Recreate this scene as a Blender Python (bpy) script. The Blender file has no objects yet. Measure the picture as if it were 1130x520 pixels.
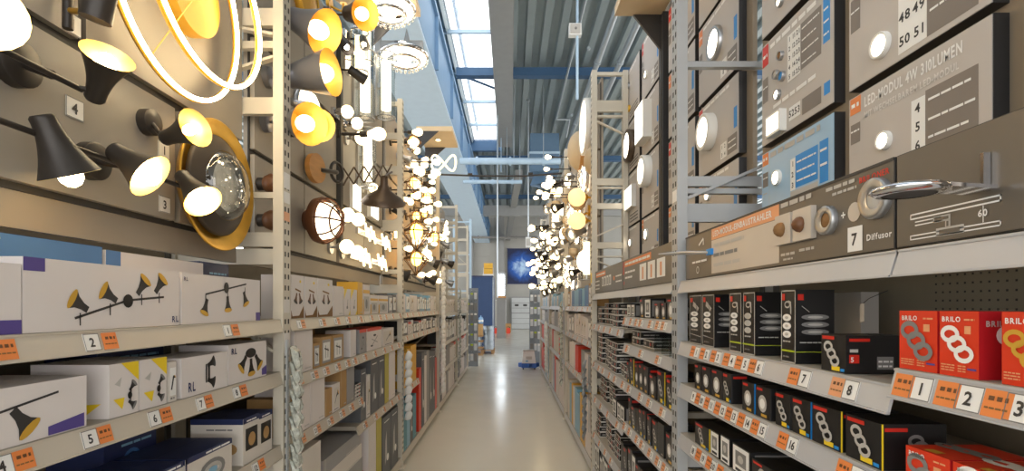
import bpy, math, random
from math import pi, sin, cos, sqrt
from mathutils import Vector, Matrix

random.seed(11)
S = bpy.context.scene
C = S.collection

# ------------------------------------------------------------------ camera, sky, exposure
FPX = 570.0                      # focal length in pixels of the 1130 x 520 frame
VX, VY, EYE = 563.0, 338.0, 1.5  # where the aisle vanishes in the frame, eye height
cam_d = bpy.data.cameras.new('camera')
cam_d.sensor_width = 36.0
cam_d.lens = FPX * 36.0 / 1130.0
cam_d.shift_x = (565.0 - VX) / 1130.0
cam_d.shift_y = (VY - 260.0) / 1130.0
cam_d.clip_start = 0.05
cam = bpy.data.objects.new('camera', cam_d)
cam.location = (0, 0, EYE)
cam.rotation_euler = (pi / 2, 0, 0)
C.objects.link(cam)
S.camera = cam

world = bpy.data.worlds.new('overcast_sky')
S.world = world
world.use_nodes = True
wn = world.node_tree.nodes
wn['Background'].inputs[0].default_value = (1.0, 0.985, 0.965, 1)
wn['Background'].inputs[1].default_value = 2.6

S.view_settings.view_transform = 'Standard'
S.view_settings.look = 'None'
S.view_settings.gamma = 1.0
S.view_settings.use_curve_mapping = False
S.view_settings.exposure = 0.45

# ------------------------------------------------------------------ materials
MATS = {}

def lin(c):
    return tuple(((x / 255.0) / 12.92 if x / 255.0 <= 0.04045 else ((x / 255.0 + 0.055) / 1.055) ** 2.4) for x in c)

def mat(name, rgb, rough=0.5, metal=0.0, var=0.06, scale=6.0, bump=0.0, spec=0.5, stretch=None):
    m = bpy.data.materials.new(name)
    m.use_nodes = True
    nt = m.node_tree
    p = nt.nodes['Principled BSDF']
    c = lin(rgb)
    tc = nt.nodes.new('ShaderNodeTexCoord')
    nz = nt.nodes.new('ShaderNodeTexNoise')
    nz.inputs['Scale'].default_value = scale
    nz.inputs['Detail'].default_value = 4
    src = tc.outputs['Object']
    if stretch:
        mp = nt.nodes.new('ShaderNodeMapping')
        mp.inputs['Scale'].default_value = stretch
        nt.links.new(src, mp.inputs['Vector'])
        src = mp.outputs['Vector']
    nt.links.new(src, nz.inputs['Vector'])
    mx = nt.nodes.new('ShaderNodeMix')
    mx.data_type = 'RGBA'
    mx.inputs['A'].default_value = (*[max(0, x * (1 - var * 1.6)) for x in c], 1)
    mx.inputs['B'].default_value = (*[min(1, x * (1 + var * 1.6)) for x in c], 1)
    nt.links.new(nz.outputs['Fac'], mx.inputs['Factor'])
    nt.links.new(mx.outputs['Result'], p.inputs['Base Color'])
    p.inputs['Roughness'].default_value = rough
    p.inputs['Metallic'].default_value = metal
    p.inputs['Specular IOR Level'].default_value = spec
    if bump:
        b = nt.nodes.new('ShaderNodeBump')
        b.inputs['Strength'].default_value = bump
        b.inputs['Distance'].default_value = 0.01
        nt.links.new(nz.outputs['Fac'], b.inputs['Height'])
        nt.links.new(b.outputs['Normal'], p.inputs['Normal'])
    MATS[name] = m
    return m

def glow(name, rgb, strength):
    m = bpy.data.materials.new(name)
    m.use_nodes = True
    p = m.node_tree.nodes['Principled BSDF']
    c = lin(rgb)
    p.inputs['Base Color'].default_value = (*c, 1)
    p.inputs['Emission Color'].default_value = (*c, 1)
    p.inputs['Emission Strength'].default_value = strength
    MATS[name] = m
    return m

def glassy(name, rgb, fac_lo=0.08, rough=0.03, translucent=0.0):
    m = bpy.data.materials.new(name)
    m.use_nodes = True
    nt = m.node_tree
    nt.nodes.remove(nt.nodes['Principled BSDF'])
    out = nt.nodes['Material Output']
    c = (*lin(rgb), 1)
    tr = nt.nodes.new('ShaderNodeBsdfTransparent'); tr.inputs[0].default_value = c
    gl = nt.nodes.new('ShaderNodeBsdfGlossy'); gl.inputs['Roughness'].default_value = rough
    fr = nt.nodes.new('ShaderNodeFresnel')
    ge = nt.nodes.new('ShaderNodeNewGeometry')
    ir = nt.nodes.new('ShaderNodeMapRange'); ir.inputs['To Min'].default_value = 1.45; ir.inputs['To Max'].default_value = 1 / 1.45
    nt.links.new(ge.outputs['Backfacing'], ir.inputs['Value']); nt.links.new(ir.outputs[0], fr.inputs[0])
    ad = nt.nodes.new('ShaderNodeMath'); ad.operation = 'ADD'; ad.inputs[1].default_value = fac_lo
    nt.links.new(fr.outputs[0], ad.inputs[0])
    mx = nt.nodes.new('ShaderNodeMixShader')
    nt.links.new(ad.outputs[0], mx.inputs[0])
    nt.links.new(tr.outputs[0], mx.inputs[1]); nt.links.new(gl.outputs[0], mx.inputs[2])
    last = mx
    if translucent:
        tl = nt.nodes.new('ShaderNodeBsdfTranslucent'); tl.inputs[0].default_value = c
        m2 = nt.nodes.new('ShaderNodeMixShader'); m2.inputs[0].default_value = translucent
        nt.links.new(mx.outputs[0], m2.inputs[1]); nt.links.new(tl.outputs[0], m2.inputs[2])
        last = m2
    nt.links.new(last.outputs[0], out.inputs[0])
    MATS[name] = m
    return m

mat('post_cream', (206, 198, 182), 0.45, 0, 0.04)
mat('post_grey', (172, 174, 176), 0.4, 0.15, 0.05)
mat('lip_cream', (198, 188, 172), 0.35, 0, 0.03)
mat('lip_grey', (188, 187, 188), 0.3, 0.1, 0.04)
mat('deck', (172, 164, 150), 0.5, 0.1, 0.05)
mat('deck_dark', (92, 88, 82), 0.6, 0.1, 0.06)
mat('slot', (60, 57, 52), 0.8)
mat('back_panel', (132, 120, 100), 0.7, 0, 0.06)
mat('board', (154, 146, 134), 0.55, 0, 0.07, 3.0, 0.05)
mat('board_band', (148, 138, 124), 0.55, 0, 0.06, 3.0)
mat('board_joint', (52, 49, 45), 0.6)
mat('board_right', (138, 124, 106), 0.6, 0, 0.05)
mat('panel_edge', (48, 47, 48), 0.45)
mat('panel_face', (188, 180, 173), 0.32, 0, 0.03)
mat('panel_blue', (162, 194, 220), 0.3, 0, 0.05)
mat('panel_dark', (126, 116, 108), 0.4)
mat('sign_face', (100, 92, 82), 0.35, 0, 0.05)
mat('sign_light', (196, 186, 174), 0.35, 0, 0.03)
mat('print_white', (236, 234, 230), 0.45, 0, 0.02)
mat('print_grey', (186, 182, 176), 0.5, 0, 0.03)
mat('print_light', (218, 213, 207), 0.45, 0, 0.02)
mat('print_mid', (128, 126, 124), 0.5, 0, 0.05)
mat('print_dark', (52, 50, 50), 0.5, 0, 0.1)
mat('print_black', (22, 22, 23), 0.4, 0, 0.1)
mat('print_navy', (40, 46, 92), 0.4, 0, 0.1)
mat('print_purple', (86, 72, 140), 0.4, 0, 0.1)
mat('print_orange', (230, 134, 68), 0.45, 0, 0.05)
mat('print_peach', (226, 158, 112), 0.45, 0, 0.05)
mat('print_red', (206, 44, 30), 0.4, 0, 0.06)
mat('print_blue', (38, 138, 214), 0.4, 0, 0.06)
mat('print_gold', (214, 168, 62), 0.4, 0.2, 0.1)
mat('print_yellow', (238, 204, 40), 0.4, 0, 0.05)
mat('print_lime', (176, 192, 40), 0.4, 0, 0.05)
mat('carton_white', (222, 214, 210), 0.5, 0, 0.03)
mat('carton_offwhite', (214, 206, 196), 0.5, 0, 0.04)
mat('carton_grey', (150, 148, 148), 0.5, 0, 0.05)
mat('carton_slate', (92, 94, 98), 0.5, 0, 0.06)
mat('carton_black', (30, 29, 30), 0.38, 0, 0.12)
mat('carton_red', (216, 58, 28), 0.4, 0, 0.05)
mat('carton_crimson', (178, 26, 34), 0.4, 0, 0.05)
mat('carton_navy', (34, 44, 84), 0.38, 0, 0.15)
mat('carton_blue', (74, 118, 172), 0.4, 0, 0.1)
mat('carton_teal', (64, 138, 156), 0.42, 0, 0.08)
mat('carton_sky', (132, 178, 204), 0.42, 0, 0.06)
mat('carton_yellow', (222, 170, 52), 0.45, 0, 0.06)
mat('carton_olive', (186, 172, 60), 0.45, 0, 0.06)
mat('kraft', (176, 138, 88), 0.75, 0, 0.1, 14.0)
mat('kraft_dark', (134, 98, 58), 0.75, 0, 0.1, 14.0)
mat('black_metal', (56, 50, 45), 0.42, 0.2, 0.1)
mat('bronze', (92, 76, 62), 0.4, 0.5, 0.12)
mat('rust', (112, 70, 42), 0.5, 0.4, 0.25, 20.0)
mat('gold', (222, 172, 66), 0.3, 0.7, 0.12, 18.0)
mat('gold_spot', (238, 200, 104), 0.35, 0.5, 0.08, 18.0)
mat('gold_pale', (240, 212, 140), 0.35, 0.45, 0.08, 18.0)
mat('gold_matte', (196, 148, 44), 0.45, 0.35, 0.08, 10.0)
mat('steel', (136, 136, 142), 0.32, 0.6, 0.08)
mat('silver', (176, 176, 178), 0.28, 0.8, 0.06)
mat('chrome', (214, 214, 218), 0.1, 1.0, 0.02)
mat('white_metal', (230, 228, 222), 0.35, 0, 0.02)
mat('wood_dark', (104, 66, 38), 0.45, 0, 0.25, 9.0, 0, 0.5, (1, 1, 6))
mat('wood_light', (196, 140, 74), 0.5, 0, 0.18, 9.0, 0, 0.5, (1, 1, 6))
mat('dome_plate', (206, 200, 190), 0.25, 0.2, 0.25, 40.0)
mat('dish_brown', (74, 66, 58), 0.45, 0.2, 0.08)
mat('wood_canopy', (206, 184, 150), 0.55, 0, 0.08, 6.0)
mat('plastic_white', (222, 222, 220), 0.4)
mat('plastic_blue', (36, 88, 172), 0.4)
mat('plastic_clear', (206, 210, 214), 0.2, 0, 0.1)
mat('plastic_grey', (132, 138, 144), 0.45)
mat('pail_steel', (164, 174, 184), 0.3, 0.6, 0.08)
mat('foil', (186, 190, 182), 0.22, 0.1, 0.45, 60.0, 0.6)
mat('film_blue', (138, 176, 214), 0.25, 0, 0.2, 16.0, 0.3)
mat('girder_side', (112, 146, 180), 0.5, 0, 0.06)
mat('girder_under_lit', (206, 228, 250), 0.5, 0, 0.04)  # paler than the side: bounce light on the underside put into the colour
mat('girder_grey', (152, 152, 150), 0.5, 0, 0.05)
mat('pipe_blue', (176, 200, 220), 0.4, 0, 0.05)
mat('pipe_steel', (176, 184, 190), 0.3, 0.5, 0.05)
mat('roof_metal', (150, 162, 166), 0.42, 0.2, 0.06)
mat('purlin_blue', (58, 92, 128), 0.5, 0, 0.06)
mat('unit_blue', (92, 120, 146), 0.5, 0, 0.05)
mat('wall_grey', (170, 168, 162), 0.7, 0, 0.05, 2.0)
mat('door_white', (196, 198, 198), 0.55, 0, 0.04)
mat('navy_wall', (44, 68, 108), 0.55, 0, 0.08)
mat('pallet_wood', (150, 116, 78), 0.7, 0, 0.2, 12.0)
mat('wall_side', (150, 150, 148), 0.7, 0, 0.05, 2.0)
glow('glow_warm', (255, 226, 168), 18.0)
glow('glow_amber', (255, 176, 66), 12.0)
glow('glow_white', (255, 240, 216), 9.0)
glow('glow_soft', (255, 236, 202), 3.0)
glow('glow_far', (255, 228, 176), 3.4)
glow('glow_ring', (255, 232, 186), 26.0)
glow('glow_neon', (255, 234, 190), 1.7)
glow('glow_panel', (255, 247, 232), 2.0)
glow('glow_cool', (236, 246, 255), 9.0)
glassy('clear_glass', (236, 240, 240))
glassy('crystal', (250, 246, 236), 0.3, 0.05)
glassy('skylight_glass', (250, 253, 255), 0.0, 0.2, 0.08)

def floor_material():
    m = mat('floor_epoxy', (212, 206, 191), 0.17, 0, 0.035, 0.7)
    nt = m.node_tree
    p = nt.nodes['Principled BSDF']
    tc = nt.nodes.new('ShaderNodeTexCoord')
    nz = nt.nodes.new('ShaderNodeTexNoise')
    nz.inputs['Scale'].default_value = 2.2
    nz.inputs['Detail'].default_value = 6
    nt.links.new(tc.outputs['Object'], nz.inputs['Vector'])
    mr = nt.nodes.new('ShaderNodeMapRange')
    mr.inputs['To Min'].default_value = 0.14
    mr.inputs['To Max'].default_value = 0.30
    nt.links.new(nz.outputs['Fac'], mr.inputs['Value'])
    nt.links.new(mr.outputs[0], p.inputs['Roughness'])
floor_material()

def smoke_print():
    m = bpy.data.materials.new('smoke_print'); m.use_nodes = True
    nt = m.node_tree; p = nt.nodes['Principled BSDF']
    tc = nt.nodes.new('ShaderNodeTexCoord')
    n1 = nt.nodes.new('ShaderNodeTexNoise'); n1.inputs['Scale'].default_value = 1.5
    n1.inputs['Detail'].default_value = 8; n1.inputs['Distortion'].default_value = 1.6
    gr = nt.nodes.new('ShaderNodeTexGradient'); gr.gradient_type = 'SPHERICAL'
    mp = nt.nodes.new('ShaderNodeMapping'); mp.inputs['Scale'].default_value = (0.8, 0.8, 0.8)
    nt.links.new(tc.outputs['Object'], n1.inputs['Vector'])
    nt.links.new(tc.outputs['Object'], mp.inputs['Vector'])
    nt.links.new(mp.outputs[0], gr.inputs['Vector'])
    mu = nt.nodes.new('ShaderNodeMath'); mu.operation = 'MULTIPLY'
    nt.links.new(n1.outputs['Fac'], mu.inputs[0]); nt.links.new(gr.outputs['Fac'], mu.inputs[1])
    cr = nt.nodes.new('ShaderNodeValToRGB')
    e = cr.color_ramp.elements
    e[0].position = 0.06; e[0].color = (*lin((14, 30, 74)), 1)
    e[1].position = 0.46; e[1].color = (*lin((190, 220, 250)), 1)
    k = cr.color_ramp.elements.new(0.26); k.color = (*lin((26, 92, 186)), 1)
    nt.links.new(mu.outputs[0], cr.inputs[0]); nt.links.new(cr.outputs[0], p.inputs['Base Color'])
    p.inputs['Roughness'].default_value = 0.5
    MATS['smoke_print'] = m
smoke_print()

# ------------------------------------------------------------------ lettering (glyph outlines of the built-in font)
GLYPHS = {}
def load_glyphs(chars):
    objs = []
    for ch in chars:
        cu = bpy.data.curves.new('glyph', 'FONT')
        cu.body = ch; cu.size = 1.0; cu.resolution_u = 2; cu.offset = 0.024
        o = bpy.data.objects.new('glyph', cu); C.objects.link(o); objs.append((ch, o, cu))
    dg = bpy.context.evaluated_depsgraph_get(); dg.update()
    for ch, o, cu in objs:
        me = bpy.data.meshes.new_from_object(o.evaluated_get(dg))
        vs = [(v.co.x, v.co.y) for v in me.vertices]
        fs = [tuple(p.vertices) for p in me.polygons]
        GLYPHS[ch] = (vs, fs, (max(v[0] for v in vs) if vs else 0.3) + 0.09)
        bpy.data.meshes.remove(me)
    for ch, o, cu in objs:
        bpy.data.objects.remove(o); bpy.data.curves.remove(cu)
load_glyphs('ABCDEFGHIJKLMNOPRSTUVW0123456789-+=,.iuefsrod')

# ------------------------------------------------------------------ mesh builder
class MB:
    def __init__(s):
        s.v = []; s.f = []; s.m = []; s.sm = []; s.mats = []
        s.fr = (Vector((0, 0, 0)), Vector((1, 0, 0)), Vector((0, 0, 1)), Vector((0, -1, 0)))
        s.lv = 0.0006
    def mi(s, name):
        if name not in s.mats: s.mats.append(name)
        return s.mats.index(name)
    def add(s, vs, fs, m, smooth=False):
        b = len(s.v); k = s.mi(m)
        s.v.extend([tuple(x) for x in vs])
        for f in fs:
            s.f.append(tuple(i + b for i in f)); s.m.append(k); s.sm.append(smooth)
        return s
    def box(s, x0, x1, y0, y1, z0, z1, m):
        vs = [(x0,y0,z0),(x1,y0,z0),(x1,y1,z0),(x0,y1,z0),(x0,y0,z1),(x1,y0,z1),(x1,y1,z1),(x0,y1,z1)]
        return s.add(vs, [(3,2,1,0),(4,5,6,7),(0,1,5,4),(1,2,6,5),(2,3,7,6),(3,0,4,7)], m)
    def bar(s, p0, p1, w, h, m, up=(0, 0, 1)):
        p0 = Vector(p0); p1 = Vector(p1); d = (p1 - p0).normalized()
        u = Vector(up)
        if abs(d.dot(u)) > 0.98: u = Vector((1, 0, 0))
        a = d.cross(u).normalized() * (w / 2); b = a.cross(d).normalized() * (h / 2)
        vs = [p0 - a - b, p0 + a - b, p0 + a + b, p0 - a + b, p1 - a - b, p1 + a - b, p1 + a + b, p1 - a + b]
        return s.add(vs, [(3,2,1,0),(4,5,6,7),(0,1,5,4),(1,2,6,5),(2,3,7,6),(3,0,4,7)], m)
    def tube(s, pts, r, m, n=8, closed=False, cap=True):
        pts = [Vector(p) for p in pts]; N = len(pts); vs = []; fs = []
        ref = None
        for i, p in enumerate(pts):
            a = pts[(i - 1) % N] if (closed or i > 0) else p
            b = pts[(i + 1) % N] if (closed or i < N - 1) else p
            t = (b - a).normalized()
            if ref is None:
                ref = t.cross(Vector((0, 0, 1)))
                if ref.length < 0.1: ref = t.cross(Vector((1, 0, 0)))
            ref = (ref - t * ref.dot(t)).normalized()
            q = t.cross(ref)
            rr = r[i] if isinstance(r, (list, tuple)) else r
            for k in range(n):
                an = 2 * pi * k / n
                vs.append(p + (ref * cos(an) + q * sin(an)) * rr)
        M = N if closed else N - 1
        for i in range(M):
            j = (i + 1) % N
            for k in range(n):
                l = (k + 1) % n
                fs.append((i*n+k, i*n+l, j*n+l, j*n+k))
        s.add(vs, fs, m, True)
        if cap and not closed:
            s.add(vs[:n], [tuple(range(n))[::-1]], m); s.add(vs[-n:], [tuple(range(n))], m)
        return s
    def lathe(s, prof, m, o=(0, 0, 0), d=(0, 0, 1), n=16, smooth=True, sq=None):
        o = Vector(o); d = Vector(d).normalized()
        a = d.cross(Vector((0, 0, 1)))
        if a.length < 0.05: a = Vector((1, 0, 0))
        a.normalize(); b = d.cross(a)
        vs = []; fs = []
        for r, t in prof:
            for k in range(n):
                an = 2 * pi * k / n
                vs.append(o + d * t + (a * cos(an) + b * sin(an) * (sq or 1)) * r)
        for i in range(len(prof) - 1):
            for k in range(n):
                l = (k + 1) % n
                fs.append((i*n+k, i*n+l, (i+1)*n+l, (i+1)*n+k))
        return s.add(vs, fs, m, smooth)
    def cyl(s, o, d, r, L, m, n=16):
        s.lathe([(r, 0), (r, L)], m, o, d, n)
        s.lathe([(1e-5, 0), (r, 0)], m, o, d, n, False)
        return s.lathe([(r, L), (1e-5, L)], m, o, d, n, False)
    def ball(s, o, r, m, n=12, d=(0, 0, 1), squash=1.0):
        k = max(4, n // 2)
        return s.lathe([(max(1e-5, r * sin(pi * i / k)), -r * squash * cos(pi * i / k)) for i in range(k + 1)], m, o, d, n)
    def torus(s, o, d, R, r, m, n=24, k=6, sq=None):
        return s.lathe([(R + r * cos(2*pi*i/k), r * sin(2*pi*i/k)) for i in range(k + 1)], m, o, d, n, True, sq)
    # flat print, in a frame (origin, right, up, out of the face)
    def face(s, o, u, v):
        u = Vector(u); v = Vector(v)
        s.fr = (Vector(o), u, v, u.cross(v)); return s
    def p2(s, x, y, lv):
        o, u, v, n = s.fr
        return o + u * x + v * y + n * (s.lv * lv)
    def rect(s, x0, x1, y0, y1, m, lv=1):
        return s.add([s.p2(x0,y0,lv), s.p2(x1,y0,lv), s.p2(x1,y1,lv), s.p2(x0,y1,lv)], [(0,1,2,3)], m)
    def poly(s, pts, m, lv=1):
        return s.add([s.p2(x, y, lv) for x, y in pts], [tuple(range(len(pts)))], m)
    def line(s, x0, y0, x1, y1, w, m, lv=1):
        dx, dy = x1 - x0, y1 - y0; L = sqrt(dx*dx + dy*dy) or 1
        a, b = -dy / L * w / 2, dx / L * w / 2
        return s.poly([(x0-a,y0-b),(x1-a,y1-b),(x1+a,y1+b),(x0+a,y0+b)], m, lv)
    def disc(s, x, y, rx, ry, m, lv=1, n=16):
        return s.poly([(x + rx*cos(2*pi*i/n), y + ry*sin(2*pi*i/n)) for i in range(n)], m, lv)
    def ring(s, x, y, rx, ry, w, m, lv=1, n=18):
        vs = []; fs = []
        for i in range(n):
            a = 2*pi*i/n
            vs.append(s.p2(x + rx*cos(a), y + ry*sin(a), lv)); vs.append(s.p2(x + (rx-w)*cos(a), y + (ry-w)*sin(a), lv))
        for i in range(n):
            j = (i + 1) % n
            fs.append((2*i, 2*j, 2*j+1, 2*i+1))
        return s.add(vs, fs, m)
    def text(s, txt, x, y, h, m, lv=2, center=False, width=None, rot=False):
        k = h / 0.72
        tot = sum(GLYPHS[c][2] if c in GLYPHS else 0.32 for c in txt)
        kx = k if width is None else width / tot
        cx = x - (tot * kx / 2 if center else 0)
        y0 = y - (h / 2 if center else 0)
        for c in txt:
            if c in GLYPHS:
                vs, fs, ad = GLYPHS[c]
                if rot: P = [s.p2(x - (vy * k), y + (cx - x) + vx * kx, lv) for vx, vy in vs]
                else: P = [s.p2(cx + vx * kx, y0 + vy * k, lv) for vx, vy in vs]
                s.add(P, fs, m); cx += ad * kx
            else: cx += 0.32 * kx
        return s
    def greek(s, x0, x1, y, h, m, lv=2, gaps=4, seed=0):      # a line of print too small to read
        rnd = random.Random(seed * 97 + int(x0 * 1e4) + int(y * 1e4)); x = x0
        while x < x1:
            L = min(x1 - x, (x1 - x0) / gaps * rnd.uniform(0.5, 1.2)); s.rect(x, x + L, y, y + h, m, lv); x += L + h * 0.6
        return s
    def mesh(s, name, origin=(0, 0, 0)):
        me = bpy.data.meshes.new(name)
        ox, oy, oz = origin
        me.from_pydata([(x - ox, y - oy, z - oz) for x, y, z in s.v], [], s.f)
        for k in s.mats: me.materials.append(MATS[k])
        me.polygons.foreach_set('material_index', s.m)
        me.polygons.foreach_set('use_smooth', s.sm)
        me.update()
        return me
    def build(s, name, parent=None, origin=(0, 0, 0), **kw):
        return link(name, s.mesh(name, origin), parent, **kw)

def link(name, me, parent=None, loc=None, rotz=0.0, label=None, cat=None, group=None, kind=None):
    o = bpy.data.objects.new(name, me)
    C.objects.link(o)
    if parent: o.parent = parent
    if loc is not None: o.location = loc
    if rotz: o.rotation_euler = (0, 0, rotz)
    tag(o, label, cat, group, kind)
    return o

def tag(o, label=None, cat=None, group=None, kind=None):
    if label: o['label'] = label
    if cat: o['category'] = cat
    if group: o['group'] = group
    if kind: o['kind'] = kind
    return o

def thing(name, label, cat, loc=(0, 0, 0), rotz=0.0, group=None):
    o = link(name, None, None, loc, rotz, label, cat, group)
    o.empty_display_size = 0.05
    return o

def struct(name, mb, parent=None):
    return mb.build(name, parent, kind='structure')

ORD = ('first second third fourth fifth sixth seventh eighth ninth tenth eleventh twelfth thirteenth fourteenth fifteenth sixteenth '
       'seventeenth eighteenth nineteenth twentieth twenty-first twenty-second twenty-third twenty-fourth twenty-fifth twenty-sixth '
       'twenty-seventh twenty-eighth twenty-ninth thirtieth').split()

def P(x, y, X):
    """point seen at frame position (x, y) on the upright plane X = const along the aisle"""
    Y = FPX * X / (x - VX)
    return Vector((X, Y, EYE + (VY - y) * Y / FPX))
def D(x, y, Y):
    """point seen at (x, y) at distance Y down the aisle"""
    return Vector(((x - VX) * Y / FPX, Y, EYE + (VY - y) * Y / FPX))
def along(x, X):
    return FPX * X / (x - VX)

XL, XR = -1.0, 0.72        # front planes of the two racks
WL, WR = -1.20, 1.05       # planes of the lamp boards above the shelves
YL = [2.35, 4.85, 7.35, 9.85, 12.35]
YR = [2.30, 4.62, 6.90, 9.60, 12.40]
HL, HR = 3.42, 3.58
# ------------------------------------------------------------------ the hall
HR_ = 7.5
mb = MB(); mb.box(-15, 15, -12, 34, -0.1, 0, 'floor_epoxy'); struct('floor', mb)

def corrugated(x0, x1, y0, y1, h):
    mb = MB(); prof = []; x = x0; p = 0.36
    while x < x1 - 0.01:
        prof += [(x, h), (x + p*0.42, h), (x + p*0.5, h + 0.13), (x + p*0.92, h + 0.13)]; x += p
    prof.append((min(x, x1 + 0.2), h))
    vs = [(a, y0, b) for a, b in prof] + [(a, y1, b) for a, b in prof]; n = len(prof)
    mb.add(vs, [(i + 1, i, i + n, i + n + 1) for i in range(n - 1)], 'roof_metal')
    mb.add([(x0, y0, h + 0.16), (x, y0, h + 0.16), (x, y1, h + 0.16), (x0, y1, h + 0.16)], [(0, 1, 2, 3)], 'roof_metal')
    return mb
ceil = struct('ceiling', corrugated(-0.36, 14.6, -12, 34, HR_))
corrugated(-15, -1.6, -12, 34, HR_).build('roof_sheet', ceil)
corrugated(-1.6, -0.37, 19.2, 34, HR_).build('roof_sheet', ceil)

sky_w = MB()
for y in (19.2, -12): sky_w.box(-1.6, -0.3, y - 0.15, y + 0.05, HR_ - 0.25, HR_ + 0.16, 'purlin_blue')
sky_w.box(-1.62, -1.52, -12, 19.2, HR_ - 0.05, HR_ + 0.2, 'girder_side')
win = struct('window_1', sky_w)
ys = [-12 + 1.95 * i for i in range(17)]; ys[-1] = 19.1
for a, b in zip(ys[:-1], ys[1:]):
    m = MB(); m.box(-1.6, -0.36, b - 0.03, b + 0.03, HR_ + 0.02, HR_ + 0.1, 'pipe_blue'); m.build('glazing_bar', win)
    m = MB(); m.box(-1.6, -0.36, a + 0.03, b - 0.03, HR_ + 0.1, HR_ + 0.108, 'skylight_glass'); m.build('pane', win)
m = MB(); m.tube([(-1.2, -12, 7.95), (-1.2, 19, 7.95)], 0.035, 'girder_side')
for i in range(60): m.tube([(-1.2, -12 + i*0.52, 7.95), (-1.2, -12 + (i + .5)*0.52, 8.25), (-1.2, -12 + (i + 1)*0.52, 7.95)], 0.014, 'girder_side', 5)
m.build('lattice_chord', win)

m = MB(); m.box(-0.36, 0.03, -12, 18, HR_ - 0.42, HR_, 'girder_grey'); m.box(-0.40, 0.07, -12, 18, HR_ - 0.46, HR_ - 0.40, 'girder_grey')
trim = struct('trim_1', m)
g = MB(); g.box(-1.40, -1.34, -12, 34, 5.7, 6.7, 'girder_side'); g.box(-2.3, -1.34, -12, 34, 5.66, 5.72, 'girder_under_lit')
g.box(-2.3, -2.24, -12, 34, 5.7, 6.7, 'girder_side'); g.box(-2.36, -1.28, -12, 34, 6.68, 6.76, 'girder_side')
gird = struct('trim_2', g)
for i in range(18):
    y = -10 + i * 2.4
    m = MB(); m.box(-1.345, -1.28, y, y + 0.05, 5.72, 6.68, 'girder_side'); m.build('web_stiffener', gird)
for y in (12.9, 20.4, 27.5):
    m = MB(); m.bar((-1.34, y, 7.32), (14, y, 7.32), 0.22, 0.2, 'purlin_blue'); m.bar((-15, y, 7.32), (-2.3, y, 7.32), 0.22, 0.2, 'purlin_blue')
    pu = struct('trim_3', m)
    if y < 14:
        m = MB(); m.tube([(-1.3, y, 7.3), (-0.3, y + 1.2, 7.4)], 0.03, 'purlin_blue'); m.build('diagonal_brace', pu)
m = MB(); m.box(-14, 14, 25.6, 26.0, 6.0, 6.5, 'girder_grey'); struct('trim_4', m)
m = MB(); m.bar((0.35, 21, 6.9), (-0.15, 33.5, 5.9), 0.3, 0.3, 'girder_grey'); struct('trim_5', m)

wb = MB(); wb.box(-15, 15, 34, 34.3, 0, 8.2, 'wall_grey'); wall = struct('wall_back', wb)
for i in range(8):
    m = MB(); m.box(-15, 15, 33.96, 34.0, 0.95 * i + 0.04, 0.95 * i + 0.92, 'wall_grey'); m.build('cladding_panel', wall)
for x in (-2.6, -0.55, 3.4):
    m = MB(); m.box(x - 0.16, x + 0.16, 33.6, 33.96, 0, 7.5, 'wall_side'); m.build('steel_column', wall)
d = MB(); d.box(0.02, 1.38, 33.84, 33.95, 0, 2.12, 'girder_grey'); door = struct('door_1', d)
for i in range(6):
    m = MB(); m.box(0.10, 1.30, 33.78, 33.85, 0.03 + i * 0.34, 0.34 + i * 0.34, 'door_white'); m.build('door_panel', door)
m = MB(); m.box(0.3, 0.55, 33.76, 33.79, 1.5, 1.62, 'print_dark'); m.box(0.85, 1.1, 33.76, 33.79, 1.5, 1.62, 'print_dark'); m.build('vision_slot', door)
m = MB(); m.box(0.08, 1.32, 33.74, 33.80, 1.02, 1.06, 'print_mid'); m.build('handle_bar', door)

# pipes, cables and plant under the roof
def tube_thing(name, label, cat, pts, r, mt, n=8, rings=0, hang=()):
    t = thing(name, label, cat, pts[0])
    m = MB(); m.tube(pts, r, mt, n); m.build('pipe_run', t, pts[0])
    for x in hang:
        m = MB(); m.tube([(x, pts[0][1], pts[0][2]), (x, pts[0][1], 7.52)], 0.012, 'pipe_steel', 6); m.build('hanger', t, pts[0])
    if rings:
        a, b = Vector(pts[0]), Vector(pts[-1])
        for i in range(rings):
            p = a.lerp(b, (i + 0.5) / rings)
            m = MB(); m.cyl(p - (b - a).normalized() * 0.03, b - a, r * 1.35, 0.06, mt, n); m.build('pipe_clamp', t, pts[0])
    return t
tube_thing('steam_pipe', 'thick silver pipe under the corrugated roof, nearer the centre beam of the pair', 'pipe', [(1.97, -2, 7.0), (1.97, 33, 7.0)], 0.065, 'pipe_steel', 10, 9)
tube_thing('steam_pipe', 'thick silver pipe under the corrugated roof, outer one of the pair', 'pipe', [(2.48, -2, 7.0), (2.48, 33, 7.0)], 0.065, 'pipe_steel', 10, 9)
tube_thing('conduit', 'thin grey conduit running along the roof then stepping sideways', 'conduit', [(1.35, -2, 7.0), (1.35, 15.2, 7.0), (1.75, 15.2, 7.0), (1.75, 16.2, 6.8)], 0.028, 'pipe_steel', 8, 5)
tube_thing('tie_tube', 'thick pale blue cross tube spanning the aisle below the skylight end', 'pipe', [(-1.36, 14, 5.43), (1.36, 14, 5.43)], 0.09, 'pipe_blue', 10, 3, (0.9, 0.1))
tube_thing('water_pipe', 'thin white horizontal pipe below the thick pale blue cross tube', 'pipe', [(-1.45, 16, 5.35), (0.37, 16, 5.35)], 0.06, 'pipe_blue', 8, 3, (0.3, -0.1))
tube_thing('cable', 'dark cable strung across the aisle between the two racks', 'cable', [(-0.98, 7.3, 3.36), (-0.4, 7.3, 3.34), (0.2, 7.3, 3.34), (0.70, 7.0, 3.30)], 0.013, 'print_dark', 6, 2)
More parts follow.
